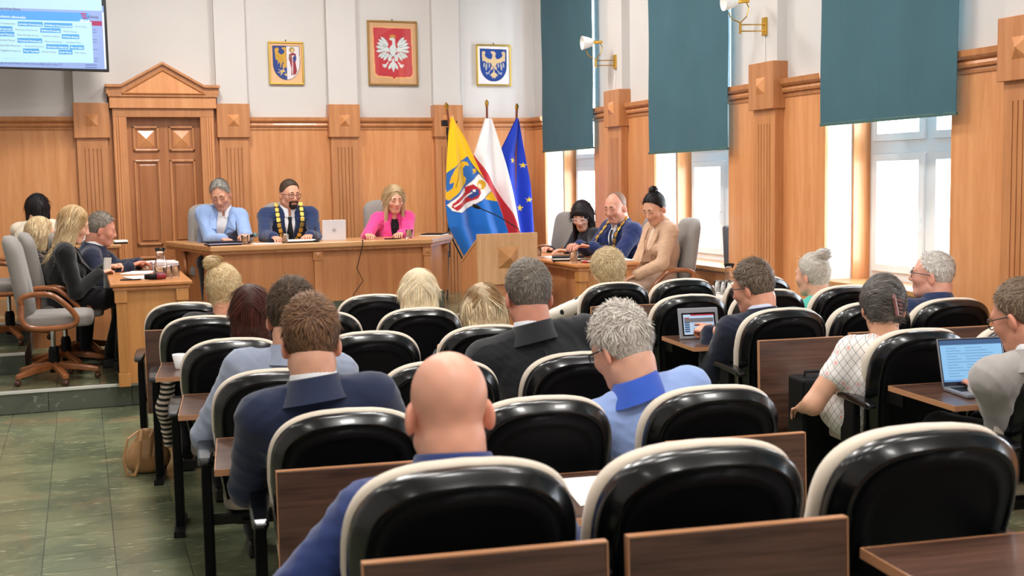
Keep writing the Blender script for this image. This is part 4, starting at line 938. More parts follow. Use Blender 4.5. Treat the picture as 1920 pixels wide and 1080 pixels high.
def dotmat():
    m = mat('dotted_dress', '#e8e0d4', .85); N = m.node_tree.nodes; L = m.node_tree.links; b = N['Principled BSDF']
    tc = N.new('ShaderNodeTexCoord'); v = N.new('ShaderNodeTexVoronoi'); v.inputs['Scale'].default_value = 13; L.new(tc.outputs['Object'], v.inputs['Vector'])
    g = N.new('ShaderNodeMath'); g.operation = 'LESS_THAN'; g.inputs[1].default_value = .26; L.new(v.outputs['Distance'], g.inputs[0])
    c = N.new('ShaderNodeMix'); c.data_type = 'RGBA'; c.inputs[6].default_value = (*hx('#e8e0d4'), 1); c.inputs[7].default_value = (*hx('#17181c'), 1); L.new(g.outputs[0], c.inputs[0]); L.new(c.outputs[2], b.inputs['Base Color']); return m
def stripemat():
    m = mat('striped_cloth', '#cfc2b0', .85); N = m.node_tree.nodes; L = m.node_tree.links; b = N['Principled BSDF']
    tc = N.new('ShaderNodeTexCoord'); w = N.new('ShaderNodeTexWave'); w.bands_direction = 'Z'; w.inputs['Scale'].default_value = 11; w.inputs['Distortion'].default_value = 1.2; w.inputs['Detail'].default_value = 1; L.new(tc.outputs['Object'], w.inputs['Vector'])
    g = N.new('ShaderNodeMath'); g.operation = 'GREATER_THAN'; g.inputs[1].default_value = .5; L.new(w.outputs['Fac'], g.inputs[0])
    c = N.new('ShaderNodeMix'); c.data_type = 'RGBA'; c.inputs[6].default_value = (*hx('#cdbfae'), 1); c.inputs[7].default_value = (*hx('#14120f'), 1); L.new(g.outputs[0], c.inputs[0]); L.new(c.outputs[2], b.inputs['Base Color']); return m

# --- head (head frame: face +y, up z, origin mid-head; unit scale = adult metres)
def head_prims(fem=False, wide=1.0):
    u = 1; jw = .9 if fem else 1.0; P = []
    A = lambda p, k=.02, op=1: P.append((p, k, op))
    A(ell((0, -.014, .034), (.077*wide, .098, .086)), 0)
    A(ell((0, .028, -.022), (.064*wide*jw, .066, .088)), .03)
    A(ell((0, .062, -.094), (.026*jw, .022, .022)), .03)
    for s_ in (-1, 1):
        A(cap((s_*.052*jw*wide, -.005, -.062), (s_*.018, .055, -.098), .018, .016), .03)
        A(ell((s_*.042, .058, -.022), (.022, .024, .022)), .025)
        A(ell((s_*.033, .105, .010), (.019, .020, .013)), .012, -1)
        A(ell((s_*.032, .076, .008), (.0135, .0125, .0125)), .004)
        A(ell((s_*.012, .093, -.031), (.009, .010, .008)), .006)
        E = rotm('z', s_*28) @ rotm('x', -12)
        A(ell((s_*.081*wide, -.012, -.014), (.010, .020, .033), E), .008)
        A(ell((s_*.091*wide, -.002, -.010), (.006, .010, .017), E), .006, -1)
    A(cap((-.036, .076, .028), (.036, .076, .028), .013, .013), .015)
    A(cap((0, .084, .02), (0, .104, -.024), .008, .0125), .012)
    A(cap((-.020, .080, -.058), (.020, .080, -.058), .0075, .0075), .01); A(cap((-.018, .079, -.069), (.018, .079, -.069), .0085, .0085), .008)
    A(cap((-.022, .092, -.0635), (.022, .092, -.0635), .0016, .0016), .003, -1)
    return P
HL = {'man': [(0, .099), (28, .094), (55, .060), (78, .020), (95, .012), (108, -.035), (130, -.072), (180, -.09)],
      'recede': [(0, .117), (30, .098), (60, .05), (80, .020), (95, .012), (108, -.035), (130, -.065), (180, -.075)],
      'fringe': [(0, .13), (60, .13), (80, .03), (95, .012), (108, -.035), (130, -.065), (180, -.07)],
      'woman': [(0, .096), (35, .086), (62, .045), (85, -.01), (100, -.045), (130, -.075), (180, -.085)],
      'bangs': [(0, .035), (40, .03), (65, -.02), (85, -.03), (100, -.045), (130, -.075), (180, -.085)]}
def hair_mesh(st, vox, wide=1.0):
    line = HL[st.get('line', 'man')]; t = st.get('t', .012); top = st.get('top', .006); P = []
    A = lambda p, k=.015, op=1: P.append((p, k, op))
    th = t*(.3 if st['kind'] in ('short', 'long', 'bob') else .5 if st['kind'] == 'bun' else 1)+.002
    A(ell((0, -.014, .034), (.077*wide+th, .098+th, .086+th)), 0)
    A(ell((0, -.022, .045), (.070*wide+t, .088+t, .083+t+top)), .03)
    A(cap((0, -.048, -.02), (0, -.042, -.085), .056+th*.5, .050+th*.3), .03)
    def clip(X, Y, Z):
        a = np.degrees(np.arctan2(np.abs(X), Y+.014)); return (np.interp(a, [q[0] for q in line], [q[1] for q in line])-Z).astype(np.float32)*.8
    a = field(P, vox, (st.get('wav', .003), .05, st.get('seed', 1)), clip)
    Q = []; B = lambda p, k=.02, op=1: Q.append((p, k, op)); k = st['kind']
    if k == 'long':
        L = st.get('len', .25); w = st.get('w', 1.0); f = st.get('front', 1)
        B(ecap((0, -.07, .03), (0, -.085, -L), (.078*w, .035), (.082*w, .026))); B(ell((0, -.018, .036), (.090*w, .104, .099)))
        for s_ in (-1, 1):
            B(ecap((s_*.068*w, -.035, .035), (s_*.082*w, -.02, -L*.95), (.03, .045), (.026, .035)), .03)
            if f: B(ecap((s_*.070*w, .02, .05), (s_*.085*w, .035, -L*.9), (.018, .022), (.022, .02)), .025)
        if st.get('bang'): pass
        if st.get('bang'): B(ell((0, .068, .062), (.062, .026, .038)))
    elif k == 'bob':
        B(ell((0, -.03, .03), (.098, .105, .098))); B(ecap((0, -.06, .02), (0, -.055, -.10), (.098, .055), (.092, .045)))
        for s_ in (-1, 1): B(ecap((s_*.080, .0, .03), (s_*.085, .015, -.085), (.022, .05), (.02, .04)), .03)
    elif k in ('bun', 'clip'):
        c, r = st['bun']; B(ell(c, (r, r*.9, r)))
        if k == 'clip': B(ell((0, -.075, .0), (.07, .045, .085)))
    parts = [a]
    if Q:
        def clip2(X, Y, Z):
            # keep the face clear
            return (.035-np.sqrt(((X)/1.75)**2+(Y-.105)**2*.9+((Z+.025)/2.3)**2)).astype(np.float32)
        parts.append(field(Q, vox, (st.get('wav', .003)*1.2, .05, st.get('seed', 1)+3), clip2))
    return parts
def strands(parts, st, n, rng):
    out = []
    ca, cb = np.array(hx(st['col'])), np.array(hx(st.get('col2', st['col'])))
    tot = sum(len(p[1]) for p in parts); L0 = st.get('sl', .035); lift = st.get('lift', .25); wd = st.get('sw', .0016); mess = st.get('mess', .25); curl = st.get('curl', 0)
    for P, F in parts:
        N = vnormals(P, F); m = int(n*len(F)/tot); f = F[rng.integers(0, len(F), m)]
        w = rng.dirichlet([1]*4, m); p = (P[f]*w[:, :, None]).sum(1); nr = N[f[:, 0]]
        k = st['kind']; ok = ~((p[:, 1] > .055) & (np.abs(p[:, 0]) < .072) & (p[:, 2] < .075) & (nr[:, 1] < .35)) & ~((p[:, 1] > .0) & (p[:, 2] < .09) & (nr[:, 0]*np.sign(p[:, 0]) < .1) & (nr[:, 2] < .5)); p, nr = p[ok], nr[ok]; m = len(p)
        if k == 'short' or k == 'curly':
            fl = np.stack([p[:, 0]*4*np.ones(m), st.get('fwd', .6)*np.ones(m)*(p[:, 2] > .05)-.2, np.where(p[:, 2] > .06, -.15, -1.0)], 1)
        elif k == 'long' or k == 'bob':
            pt = st.get('part', 0.0); fl = np.stack([np.sign(p[:, 0]-pt)*.9*(p[:, 2] > .05)+p[:, 0]*.5, -.1*np.ones(m), -np.ones(m)], 1)
        else:
            c, r = np.array(st['bun'][0]), st['bun'][1]; fl = c-p; nb = np.linalg.norm(fl, axis=1) < r*1.5
            sw = np.cross(nr, np.array([0, .3, 1.])); fl[nb] = sw[nb]
        fl = fl+rng.normal(size=(m, 3))*mess; T = fl-nr*(fl*nr).sum(1)[:, None]; T /= np.linalg.norm(T, axis=1)[:, None]+1e-6
        Bn = np.cross(nr, T); Ls = L0*rng.uniform(.6, 1.25, m); Rc = np.where(nr[:, 2] > .3, .11, .5) if k in ('long', 'bob') else np.where(p[:, 2] > -.03, .085 if k in ('bun', 'clip') else .095, .15); seg = 5
        tz = np.clip((p[:, 2]+.07)/.10, .25, 1) if k == 'short' else 1.0; Ls = Ls*tz; lf = lift*rng.uniform(.3, 1.5, m)*tz; ph = rng.uniform(0, 6, m)
        mixv = np.clip(rng.normal(.5, .3, m)+(p[:, 2]*0), 0, 1)
        if st.get('roots'): mixv = np.clip(mixv-(p[:, 2] > .06)*st['roots']*(np.abs(p[:, 0]-st.get('part', 0)) < .045), 0, 1)
        cs = (ca*(1-mixv[:, None])+cb*mixv[:, None])*rng.uniform(.72, 1.25, m)[:, None]
        V = []
        for i in range(seg+1):
            s_ = Ls*i/seg; q = p-nr*.001+T*s_[:, None]+nr*(lf*s_*1.0-s_**2/(2*Rc)*(0 if lift > .9 else 1))[:, None]
            if curl: q = q+Bn*(curl*np.sin(ph+s_*130))[:, None]+nr*(curl*.6*np.cos(ph+s_*130))[:, None]
            ww = wd*(1 if i < seg-1 else (.7 if i < seg else .15)); V += [q-Bn*ww, q+Bn*ww]
        V = np.stack(V, 1).reshape(-1, 3); b0 = (np.arange(m)*2*(seg+1))[:, None]
        Fq = np.concatenate([b0+np.array([[2*i, 2*i+1, 2*i+3, 2*i+2]]) for i in range(seg)])
        out.append((V, Fq, np.repeat(cs, 2*(seg+1), 0)))
    return out
def hand_mesh(wrist, fwd, palm, left, s_, curl=(25, 30, 20), point=False, vox=.0042):
    # fwd: finger direction, palm: direction the palm faces
    y = nrm(fwd); z = -nrm(np.asarray(palm)-y*(np.asarray(palm)@y)); x = np.cross(y, z); R = np.stack([x, y, z], 1); sg = 1 if left else -1
    P = []; A = lambda p, k=.008: P.append((p, k, 1))
    A(cap((0, -.05, 0), (0, .0, 0), .026, .024), 0); A(ecap((0, 0, 0), (0, .075, -.002), (.030, .015), (.041, .013)), .015)
    for i, (fx, L, r) in enumerate(((-.031, .062, .0078), (-.0105, .078, .0086), (.0105, .083, .0088), (.031, .074, .0086))):
        p = np.array([sg*fx, .078, -.001]); a = 0; cu = curl if not (point and i == 3) else (8, 8, 5)
        if point and i < 3: cu = (60, 75, 45)
        for j, fr in enumerate((.46, .31, .23)):
            a += cu[j]; q = p+L*fr*np.array([sg*fx*.6*(1 if j == 0 else .2), math.cos(rad(a)), -math.sin(rad(a))]); A(cap(p, q, r, r*.9), .005); p = q; r *= .93
    A(cap((sg*.028, .015, -.004), (sg*.050, .05, -.012), .014, .0115), .012); A(cap((sg*.050, .05, -.012), (sg*.056, .085, -.020), .0110, .009), .005)
    V, F = field(P, vox); return (V*s_) @ R.T+wrist, F
def ik(S_, T, l1, l2, hint):
    d = T-S_; D = np.linalg.norm(d); D2 = min(D, (l1+l2)*.999); n = d/D; k = D/D2
    a = (l1*l1-l2*l2+D2*D2)/(2*D2); h = math.sqrt(max(0, l1*l1-a*a)); hn = nrm(hint-n*(hint@n)); return S_+n*a*k+hn*h
PEOPLE = {}
def person(label, base, az, head, s=1.08, hp=(0, 0, 0), fem=False, seat=.43, hip=(0, .20), top='suit', col='#1c2740', col2='#e8e8ea', legc='#17181d', skin='#d9a184', hair=None,
           hands=None, palms=None, sleeves=1.0, shw=1.0, girth=1.0, detail=1.0, shirt='#eceef2', tie=None, chain=None, glasses=None, vneck=False, legs=True, pointer=None, feet=None, brow='#4a3526', elbow=None, wide=1.0, shoe='#15120f', shrug=0, curl=None, bare_legs=False, topmat=None, beard=None, collar=True, lap=None, neck=1.0):
    t = thing('person', label, 'person', base, rad(az)); R = rotm('z', -az)
    Hd = R @ (np.array(head)-np.array(base)); rng = np.random.default_rng(len(PEOPLE)+11)
    hr = rotm('z', hp[0]) @ rotm('x', -hp[1]) @ rotm('y', hp[2]); k = .90 if fem else 1.0; w_ = shw*k; g = girth*k
    H = V3(hip[0], hip[1], seat+.10*s)
    fwdlean = hr @ V3(0, 0, 1); neck_top = Hd+hr @ V3(0, -.028, -.075)*s
    Nb = Hd+(.5*(hr @ V3(0, -.045, -.138*neck))+.5*V3(0, -.035, -.147*neck))*s
    sp = nrm(Nb-H); back = nrm(np.cross(V3(1, 0, 0), sp))*-1; 
    if back[1] > 0: back = -back
    mid = (H+Nb)/2+back*.035*s
    sx_ = V3(1, 0, 0); sx_ = nrm(sx_-sp*(sx_@sp)*.6)
    chest = Nb-sp*.13*s
    SH = {q: Nb+sx_*q*.178*s*w_-sp*(.052-shrug)*s+back*.005 for q in (-1, 1)}
    if hands is None: hands = ((-.13, .52, seat+.30), (.13, .52, seat+.30))
    Th = {-1: np.array(hands[0], float), 1: np.array(hands[1], float)}; EL = {}
    for q in (-1, 1):
        hint = V3(q*.38, -.35, -.85) if elbow is None else np.array(elbow[0 if q < 0 else 1], float)
        EL[q] = ik(SH[q], Th[q], .285*s, .25*s, hint)
    fl = 0.0; fz = {q: V3(q*.10, hip[1]+.38*s, .085*s) if feet is None else np.array(feet[0 if q < 0 else 1], float) for q in (-1, 1)}
    KN = {q: V3(q*.105*s, hip[1]+.42*s, seat+.075*s) for q in (-1, 1)}
    if lap: KN = {q: V3(*lap[0 if q < 0 else 1]) for q in (-1, 1)}
    HJ = {q: H+V3(q*.085*s, .03, -.02) for q in (-1, 1)}
    def torso():
        P = [(ecap(H, mid, (.160*s*g, .115*s*g), (.150*s*g, .105*s*g)), 0, 1), (ecap(mid, chest, (.150*s*g, .105*s*g), (.162*s*w_, .105*s*g)), .05, 1)]
        P += [(cap(SH[-1]+sx_*.03, SH[1]-sx_*.03, .062*s*k, .062*s*k), .06, 1), (ell(chest+back*.02-sp*.03*s, (.15*s*w_, .098*s*g, .13*s)), .05, 1)]
        for q in (-1, 1): P += [(cap(Nb-sp*.005*s+back*.012*s, SH[q]-sx_*q*.02, .042*s, .050*s*k), .04, 1)]
        if fem:
            for q in (-1, 1): P.append((ell(chest-sp*.06*s-back*.075*s+sx_*q*.07*s, (.06*s, .055*s, .06*s)), .04, 1))
        return P
    def arm(q, frac=1.0, r0=.052, r1=.044, r2=.034):
        E_, T = EL[q], Th[q]; w = nrm(T-E_)
        P = [(cap(SH[q], E_ if frac >= .5 else SH[q]+(E_-SH[q])*frac*2, r0*s*k, (r1 if frac >= .5 else (r0+r1)/2+.004)*s*k), .045, 1)]
        if frac > .55: P.append((cap(E_, E_+(T-w*.03*s-E_)*min(1, frac), r1*s*k, (r1+(r2-r1)*frac)*s*k), .02, 1))
        return P
    def leg(q, gr=0):
        f = fz[q]; return [(cap(HJ[q], KN[q], .085*s*g+gr, .062*s+gr), .05, 1), (cap(KN[q], f+V3(0, 0, .02), .058*s+gr, .040*s+gr*1.2), .03, 1)]
    dv = detail
    # body: one skin object
    hv = .0055/dv; parts = []
    hpP = head_prims(fem, wide); hl = lambda q: hr.T @ (q-Hd)/s
    hpP.insert(2, (cap(hl(neck_top), hl(Nb-sp*.03*s), .050 if fem else .060, .052 if fem else .064), .03, 1)); hpP.insert(3, (cap(hl(neck_top+hr @ V3(0, -.022, .015)*s), hl(Nb-sp*.02*s+back*.015*s), .050 if fem else .058, .052 if fem else .064), .035, 1))
    V, F = field(hpP, hv); V = V*s
    col_s = np.array(hx(skin)); C = np.tile(col_s, (len(V), 1)); U = V/s
    lip = np.exp(-((U[:, 0]/.022)**2+((U[:, 2]+.064)/.011)**2)*1.0)*(U[:, 1] > .07); C += lip[:, None]*(np.array(hx('#b0564f' if fem else '#b56e60'))-C)*.8
    chk = np.exp(-(((np.abs(U[:, 0])-.045)/.02)**2+((U[:, 2]+.025)/.025)**2))*(U[:, 1] > .03); C += chk[:, None]*(np.array(hx('#cf7f6c'))-C)*.35
    ear = (np.abs(U[:, 0]) > .078*wide); C[ear] = C[ear]*.6+.4*np.array(hx('#d07f68'))
    lid = np.exp(-(((np.abs(U[:, 0])-.032)/.013)**2+((U[:, 2]-.001)/.0035)**2))*(U[:, 1] > .06); C += lid[:, None]*(np.array(hx('#3a2620'))-C)*.85
    parts.append((V @ hr.T+Hd, F, C))
    P = [(p, kk, o) for p, kk, o in torso()]
    for q in (-1, 1): P += arm(q, 1.0, .045, .038, .028); P += leg(q) if legs else []
    V, F = field(P, .024, grow=-.012); parts.append((V, F, col_s))
    if sleeves < 1:
        for q in (-1, 1): bg_ = 1+(girth-1)*.9; V, F = field(arm(q, 1.0, .050*bg_, .043*bg_, .031), .008, (.0015, .07, 3)); parts.append((V, F, col_s))
    for i, q in enumerate((-1, 1)):
        w = nrm(Th[q]-EL[q]); pd = (0, 0, -1) if palms is None else palms[i]
        fd = w*.75+V3(-q*.12, .35, -.12) if palms is None or len(pd) < 6 else np.array(pd[3:])
        V, F = hand_mesh(Th[q]-w*.015, fd, pd[:3], q < 0, s*(.93 if fem else 1.0), curl or (25, 30, 20), pointer == q, .0042 if dv >= 1 else .0055); parts.append((V, F, col_s*np.array([1.0, .95, .93])))
    V, F, C = join(parts); me = npmesh('body', V, F, np.clip(C*(1+.05*np.sin(V[:, :1]*90)*np.sin(V[:, 2:]*80)), 0, 1)); me.materials.append(SKIN); link('body', me, t)
    # clothes
    cv = .0125/min(dv, 1.3)
    P = torso()
    for q in (-1, 1): P += arm(q, sleeves, .056, .050, .040)
    cut = []
    if top == 'suit':
        bt = Nb-sp*(.34 if not vneck else .30)*s
        P2 = P+([(ecap(Nb-back*.11*s+sp*.03*s, bt-back*.12*s, (.058*s, .06*s), (.006*s, .05*s), sx_), .006, -1)] if vneck else [])
        hem = H+sp*-.02
        V, F = field(P2, cv, (.0075, .11, len(PEOPLE)), None, grow=.017)
        nm = 'jacket'
    elif top == 'polo': V, F = field(P, cv, (.007, .10, len(PEOPLE)), grow=.010); nm = 'polo_shirt'
    elif top == 'dress': V, F = field(P, cv, (.003, .08, len(PEOPLE)), grow=.008); nm = 'dress'
    else: V, F = field(P, cv, (.003, .08, len(PEOPLE)), grow=.009); nm = 'top'
    JV = V; me = npmesh(nm, V, F); me.materials.append(topmat or cloth(col, 'knit' if top == 'polo' else 'wool')); jk = link(nm, me, t)
    up_ = nrm(neck_top-Nb); 
    def band(r0, r1, z0, z1, th, name, m, par, dep=1.0, dip=.0, gap=None):
        rings = []; x_ = sx_; y_ = nrm(np.cross(x_, up_))*-1; an = np.linspace(0, 2*pi, 33)[:-1] if gap is None else np.linspace(pi/2+gap, 2.5*pi-gap, 30)
        for zz, rr in ((z0, r0+th), (z0*.4+z1*.6, (r0*.3+r1*.7)+th*1.2), (z1-.004, r1+th), (z1, r1+th*.5), (z1-.004, r1), (z0, r0)):
            rings.append([tuple(Nb+back*.006*s+up_*(zz-dip*max(0, math.sin(a)))*s+x_*rr*s*math.cos(a)+y_*rr*dep*s*math.sin(a)) for a in an])
        return MB().loft(rings, closed=gap is None, caps=False).build(name, m, par, smooth=True)
    def snap(p, V, off=.004, rad_=.022):
        d = V-p; lat = d-np.outer(d @ back, back); q = (lat**2).sum(1) < rad_**2; q &= ((d @ back) < .12) & ((d @ back) > -.185*s)
        return p if not q.any() else p+back*((d[q] @ back).min())-back*off
    nr_ = .054 if fem else .065
    if top == 'suit':
        if shirt:
            sm = cloth(shirt, 'smooth')
            P = torso(); V, F = field(P, .014, grow=-.004); SV = V
            me = npmesh('shirt', V, F); me.materials.append(sm); sh_ = link('shirt', me, t)
            if collar: band(nr_+.010, nr_+.001, -.02, .058, .004, 'shirt_collar', sm, sh_, 1.05, .035, .16 if vneck else None)
            for q in (-1, 1):
                w = nrm(Th[q]-EL[q]); MB().tube([Th[q]-w*.055*s, Th[q]-w*.012*s], [.034*s*k, .033*s*k], 14).build('cuff', sm, sh_, smooth=True)
        band(nr_+.040, nr_+.008, -.034, .042, .006, 'jacket_collar', cloth(col), jk, 1.08, .05 if vneck else .02, .85 if vneck else None)
        sm_ = []
        for d_ in np.linspace(.05, .30, 8):
            p_ = Nb-sp*d_*s; dd = JV-p_; la = dd-np.outer(dd @ back, back); qq = ((la**2).sum(1) < .016**2) & (dd @ back > 0)
            if qq.any(): sm_.append(tuple(p_+back*((dd[qq] @ back).max()-.0012)))
        if len(sm_) > 3: MB().tube(sm_, .0022, 5).build('back_seam', cloth(col), jk)
        if vneck:
            for q in (-1, 1):
                ps = [(Nb+sx_*q*.066*s+sp*.01*s-back*.03*s, .020), (Nb+sx_*q*.070*s-sp*.05*s, .036), (Nb+sx_*q*.062*s-sp*.12*s, .052), (Nb+sx_*q*.040*s-sp*.20*s, .036), (Nb+sx_*q*.012*s-sp*.30*s, .010)]
                rings = []
                for i, (p, wd) in enumerate(ps):
                    c0 = snap(p-sx_*q*.012*s, JV, .006) if i else p; c1 = snap(p+sx_*q*wd*s, JV, .006) if i else p+sx_*q*wd*s
                    rings.append([tuple(c0+back*.01), tuple(c0-back*.002), tuple(c1-back*.002), tuple(c1+back*.01)])
                MB().loft(rings).build('lapel', cloth(col), jk)
        if tie:
            pts = [snap(Nb-sp*d*s-back*.05*s, SV, .004) for d in (.03, .07, .16, .27)]
            MB().loft([[tuple(p+sx_*x*s-back*e*s) for x, e in ((-wd, 0), (0, .010), (wd, 0), (0, -.006))] for p, wd in zip(pts, (.018, .014, .027, .034))]).build('tie', cloth(tie, 'smooth'), t)
    elif top == 'polo': band(nr_+.038, nr_+.006, -.030, .048, .006, 'polo_collar', cloth(col2, 'knit'), jk, 1.08, .04)
    elif top == 'top' and collar: band(nr_+.02, nr_+.012, -.03, .008, .004, 'neckline', topmat or cloth(col), jk, 1.05, .03)
    if legs:
        P = [(ecap(H-V3(0, 0, .01), H+V3(0, .06, 0), (.165*s*g, .12*s), (.165*s*g, .11*s)), 0, 1)]
        for q in (-1, 1): P += (leg(q)[:1] if bare_legs else leg(q))
        V, F = field(P, .017, (.003, .1, 5), grow=.012); me = npmesh('trousers', V, F)
        me.materials.append(topmat if (top == 'dress' and topmat) else cloth(legc)); link('skirt' if bare_legs else 'trousers', me, t)
        for q in (-1, 1):
            f = fz[q]; MB().loft([[tuple(f+V3(x*s, y*s, zz)) for x, zz in ((-w2, -.085*s), (w2, -.085*s), (w2*.9, h_-.085*s), (-w2*.9, h_-.085*s))] for y, w2, h_ in ((-.06, .03, .07), (0, .036, .085), (.08, .042, .06), (.16, .04, .045), (.195, .02, .03))]).build('shoe', mat('shoe_'+shoe.strip('#'), shoe, .35), t, bevel=.01)
    # hair
    hm = Matrix([[*(hr[i]*s), Hd[i]] for i in range(3)]+[[0, 0, 0, 1]])
    def toloc(V): return (V*s) @ hr.T+Hd
    if hair:
        hair = dict(hair)
        pr = hair_mesh(hair, .0075/dv, wide); n = int(hair.get('n', 2200)*min(dv, 1.5))
        c0 = np.array(hx(hair['col']))*.6+np.array(hx(hair.get('col2', hair['col'])))*.3
        allp = [(toloc(V), F, c0*(.82+.12*RNG.random((len(V), 1)))) for V, F in pr]
        if n: allp += [(toloc(V), F, np.clip(C, 0, 1)) for V, F, C in strands(pr, hair, n, rng)]
        V, F, C = join(allp); me = npmesh('hair', V, F, C); me.materials.append(HAIR); ho = link('hair', me, t)
        for q in (-1, 1):
            MB().tube([(q*.013, .093, .034), (q*.03, .090, .0375), (q*.046, .076, .031)], [.003, .0045, .002], 6).xf(hm).build('eyebrow', mat('brow_'+brow.strip('#'), brow, .8), ho)
        if hair.get('claw'):
            cl = MB()
            for i in range(9):
                zz = .075-.015*i; cl.tube([(.008+.003*i, -.148+.03*abs(i-4)/4, zz), (.038+.003*i, -.138+.03*abs(i-4)/4, zz-.006)], .0036, 6)
            cl.tube([(.006, -.118, .082), (.014, -.150, .02), (.034, -.122, -.05)], .008, 8); cl.xf(hm).build('hair_claw', mat('rose_plastic', '#8f5f5c', .25), t)
    if beard:
        bp = [(ell((0, .064, -.092), (.036, .034, .034)), 0, 1), (cap((-.026, .084, -.052), (.026, .084, -.052), .011, .011), .015, 1), (cap((-.033, .074, -.056), (-.028, .068, -.09), .012, .014), .01, 1), (cap((.033, .074, -.056), (.028, .068, -.09), .012, .014), .01, 1), (cap((-.016, .096, -.066), (.016, .096, -.066), .009, .009), .006, -1)]
        V, F = field(bp, .0045, (.001, .02, 2)); V = toloc(V); me = npmesh('beard', V, F, np.tile(np.array(hx(beard)), (len(V), 1))); me.materials.append(HAIR); link('beard', me, t)
    if glasses:
        fm = mat('frame_'+glasses.strip('#'), glasses, .3); G_ = MB()
        for q in (-1, 1):
            G_.tube([(q*.034+.026*math.copysign(abs(math.cos(a))**.7, math.cos(a)), .104-.010*abs(math.cos(a)+q*.2), .004+.019*math.copysign(abs(math.sin(a))**.7, math.sin(a))) for a in np.linspace(0, 2*pi, 21)], .0022, 6)
            G_.tube([(q*.058, .096, .012), (q*.077*wide, .06, .012), (q*.085*wide, -.0, .008), (q*.083*wide, -.022, -.008)], .0026, 6)
        G_.tube([(-.009, .106, .008), (0, .109, .011), (.009, .106, .008)], .0022, 6)
        go = G_.xf(hm).build('glasses', fm, t)
        for q in (-1, 1): MB().add([(q*.034+.024*math.cos(a), .102, .004+.017*math.sin(a)) for a in np.linspace(0, 2*pi, 17)[:-1]], [tuple(range(16))]).xf(hm).build('lens', PANE, go)
    if chain:
        pts = []; n = 19
        for i in range(n+1):
            a = pi*i/n; x = math.cos(a); dn = math.sin(a)
            p_ = Nb+sx_*x*.108*s-sp*(.0+.27*dn**1.1)*s+back*.0; pts.append(snap(p_, JV, .019, .03) if dn > .12 else p_-sp*-.055*s)
        pa = np.array(pts); sg_ = np.r_[0, np.cumsum(np.linalg.norm(np.diff(pa, axis=0), axis=1))]; n = 17; uu = np.linspace(0, sg_[-1], n+1); pts = [np.array([np.interp(x, sg_, pa[:, c]) for c in range(3)]) for x in uu]
        cm = MB().box(-.021, .021, -.004, .004, -.02, .02).mesh('chain_link', GOLD)
        ch = MB().tube(pts, .004, 6).build('chain_of_office', GOLD, t)
        for i in range(n+1):
            o = link('chain_link', cm, ch, bevel=.003); d = Vector(pts[min(i+1, n)]-pts[max(i-1, 0)]).normalized(); nn = Vector(-back); zx = nn.cross(d).normalized(); nn = d.cross(zx)
            m_ = Matrix((d, -nn if 0 else nn, zx)).transposed().to_4x4(); m_.translation = Vector(pts[i]-back*.004); o.matrix_local = m_
        pm = snap(pts[n//2]-sp*.05*s, JV, .008, .03); 
        if chain == 2: MB().loft([[tuple(pm+sx_*x-back*(e+.012)-sp*z_) for x, z_ in ((-.026, -.04), (.026, -.04), (.03, .04), (-.03, .04))] for e in (0, .008)]).build('pendant', GOLD, ch, bevel=.003)
    PEOPLE[label] = t
    return t

# ------------------------------------------------------------ the people
def w2l(base, az, p): return tuple(rotm('z', -az) @ (np.array(p, float)-np.array(base, float)))
def aud(key, label, head, az=-7, wh=None, seat=.42, hip=(0, .27), **kw):
    head = (head[0], head[1], head[2]-.025)
    l = SEATS[key].location; b = (l.x, l.y, l.z)
    if wh: kw['hands'] = tuple(w2l(b, az, p) for p in wh)
    else: kw.setdefault('hands', ((-.14, .60, .735), (.14, .60, .735)))
    return person(label, b, az, head, seat=seat, hip=hip, **kw)
def at(label, base, az, head, wh, seat=.50, hip=(0, -.02), **kw):
    return person(label, base, az, head, hands=tuple(w2l(base, az, p) for p in wh), seat=seat, hip=hip, **kw)
BRN = dict(kind='short', line='man', col='#54392a', col2='#8e6a4c', t=.010, top=.014, sl=.032, lift=.35, n=4200, sw=.0012)
GRY = dict(kind='short', line='man', col='#6e6257', col2='#a39a8e', t=.008, top=.010, sl=.026, lift=.3, n=3600, sw=.0012)
WHT = dict(kind='short', line='man', col='#a79c90', col2='#e6e0d8', t=.014, top=.018, sl=.032, lift=.4, n=4200, sw=.0013, mess=.4)
# audience, left block
aud('c1', 'bald man in blue jacket seen from behind in the front-most seat', (.775, 2.55, 1.15), s=1.13, top='suit', col='#25376e', skin='#dba088', hp=(2, 2, 0), detail=1.5, shw=1.0, shrug=-.03, seat=.40, hands=((-.27, .52, .60), (.20, .55, .62)), elbow=((-.7, -.4, -.6), (.5, -.3, -.7)), collar=False, shirt='#25376e', neck=.87)
aud('d0', 'young man with short brown hair in navy suit, white collar showing', (.70, 3.86, 1.145), s=1.10, top='suit', col='#1d2743', hair=BRN, hp=(0, 14, 0), detail=1.5, hands=((-.17, .58, .73), (.15, .6, .73)), elbow=((-.55, -.5, -.7), (.55, -.4, -.7)), skin='#dba48a', wide=.96)
aud('e0', 'man with dark brown hair in pale grey-blue jacket', (.80, 4.80, 1.125), s=1.12, top='suit', col='#8b94a9', hair=dict(BRN, col='#33271d', col2='#5e4a38', seed=4, fwd=.9), hp=(-12, 10, 0), detail=1.3, hands=((-.20, .58, .70), (.15, .6, .73)), elbow=((-.5, -.5, -.75), (.5, -.4, -.7)), shirt='#b9cff2', wide=1.02)
aud('f0', 'woman with long straight auburn hair seen from behind', (.76, 5.80, 1.04), s=1.06, fem=True, top='top', col='#15141a', hair=dict(kind='long', line='woman', col='#2a1210', col2='#5a2c1e', t=.012, len=.34, w=.92, sl=.10, lift=.02, n=6000, sw=.0011, mess=.04), hp=(-5, 8, 0), detail=1.2)
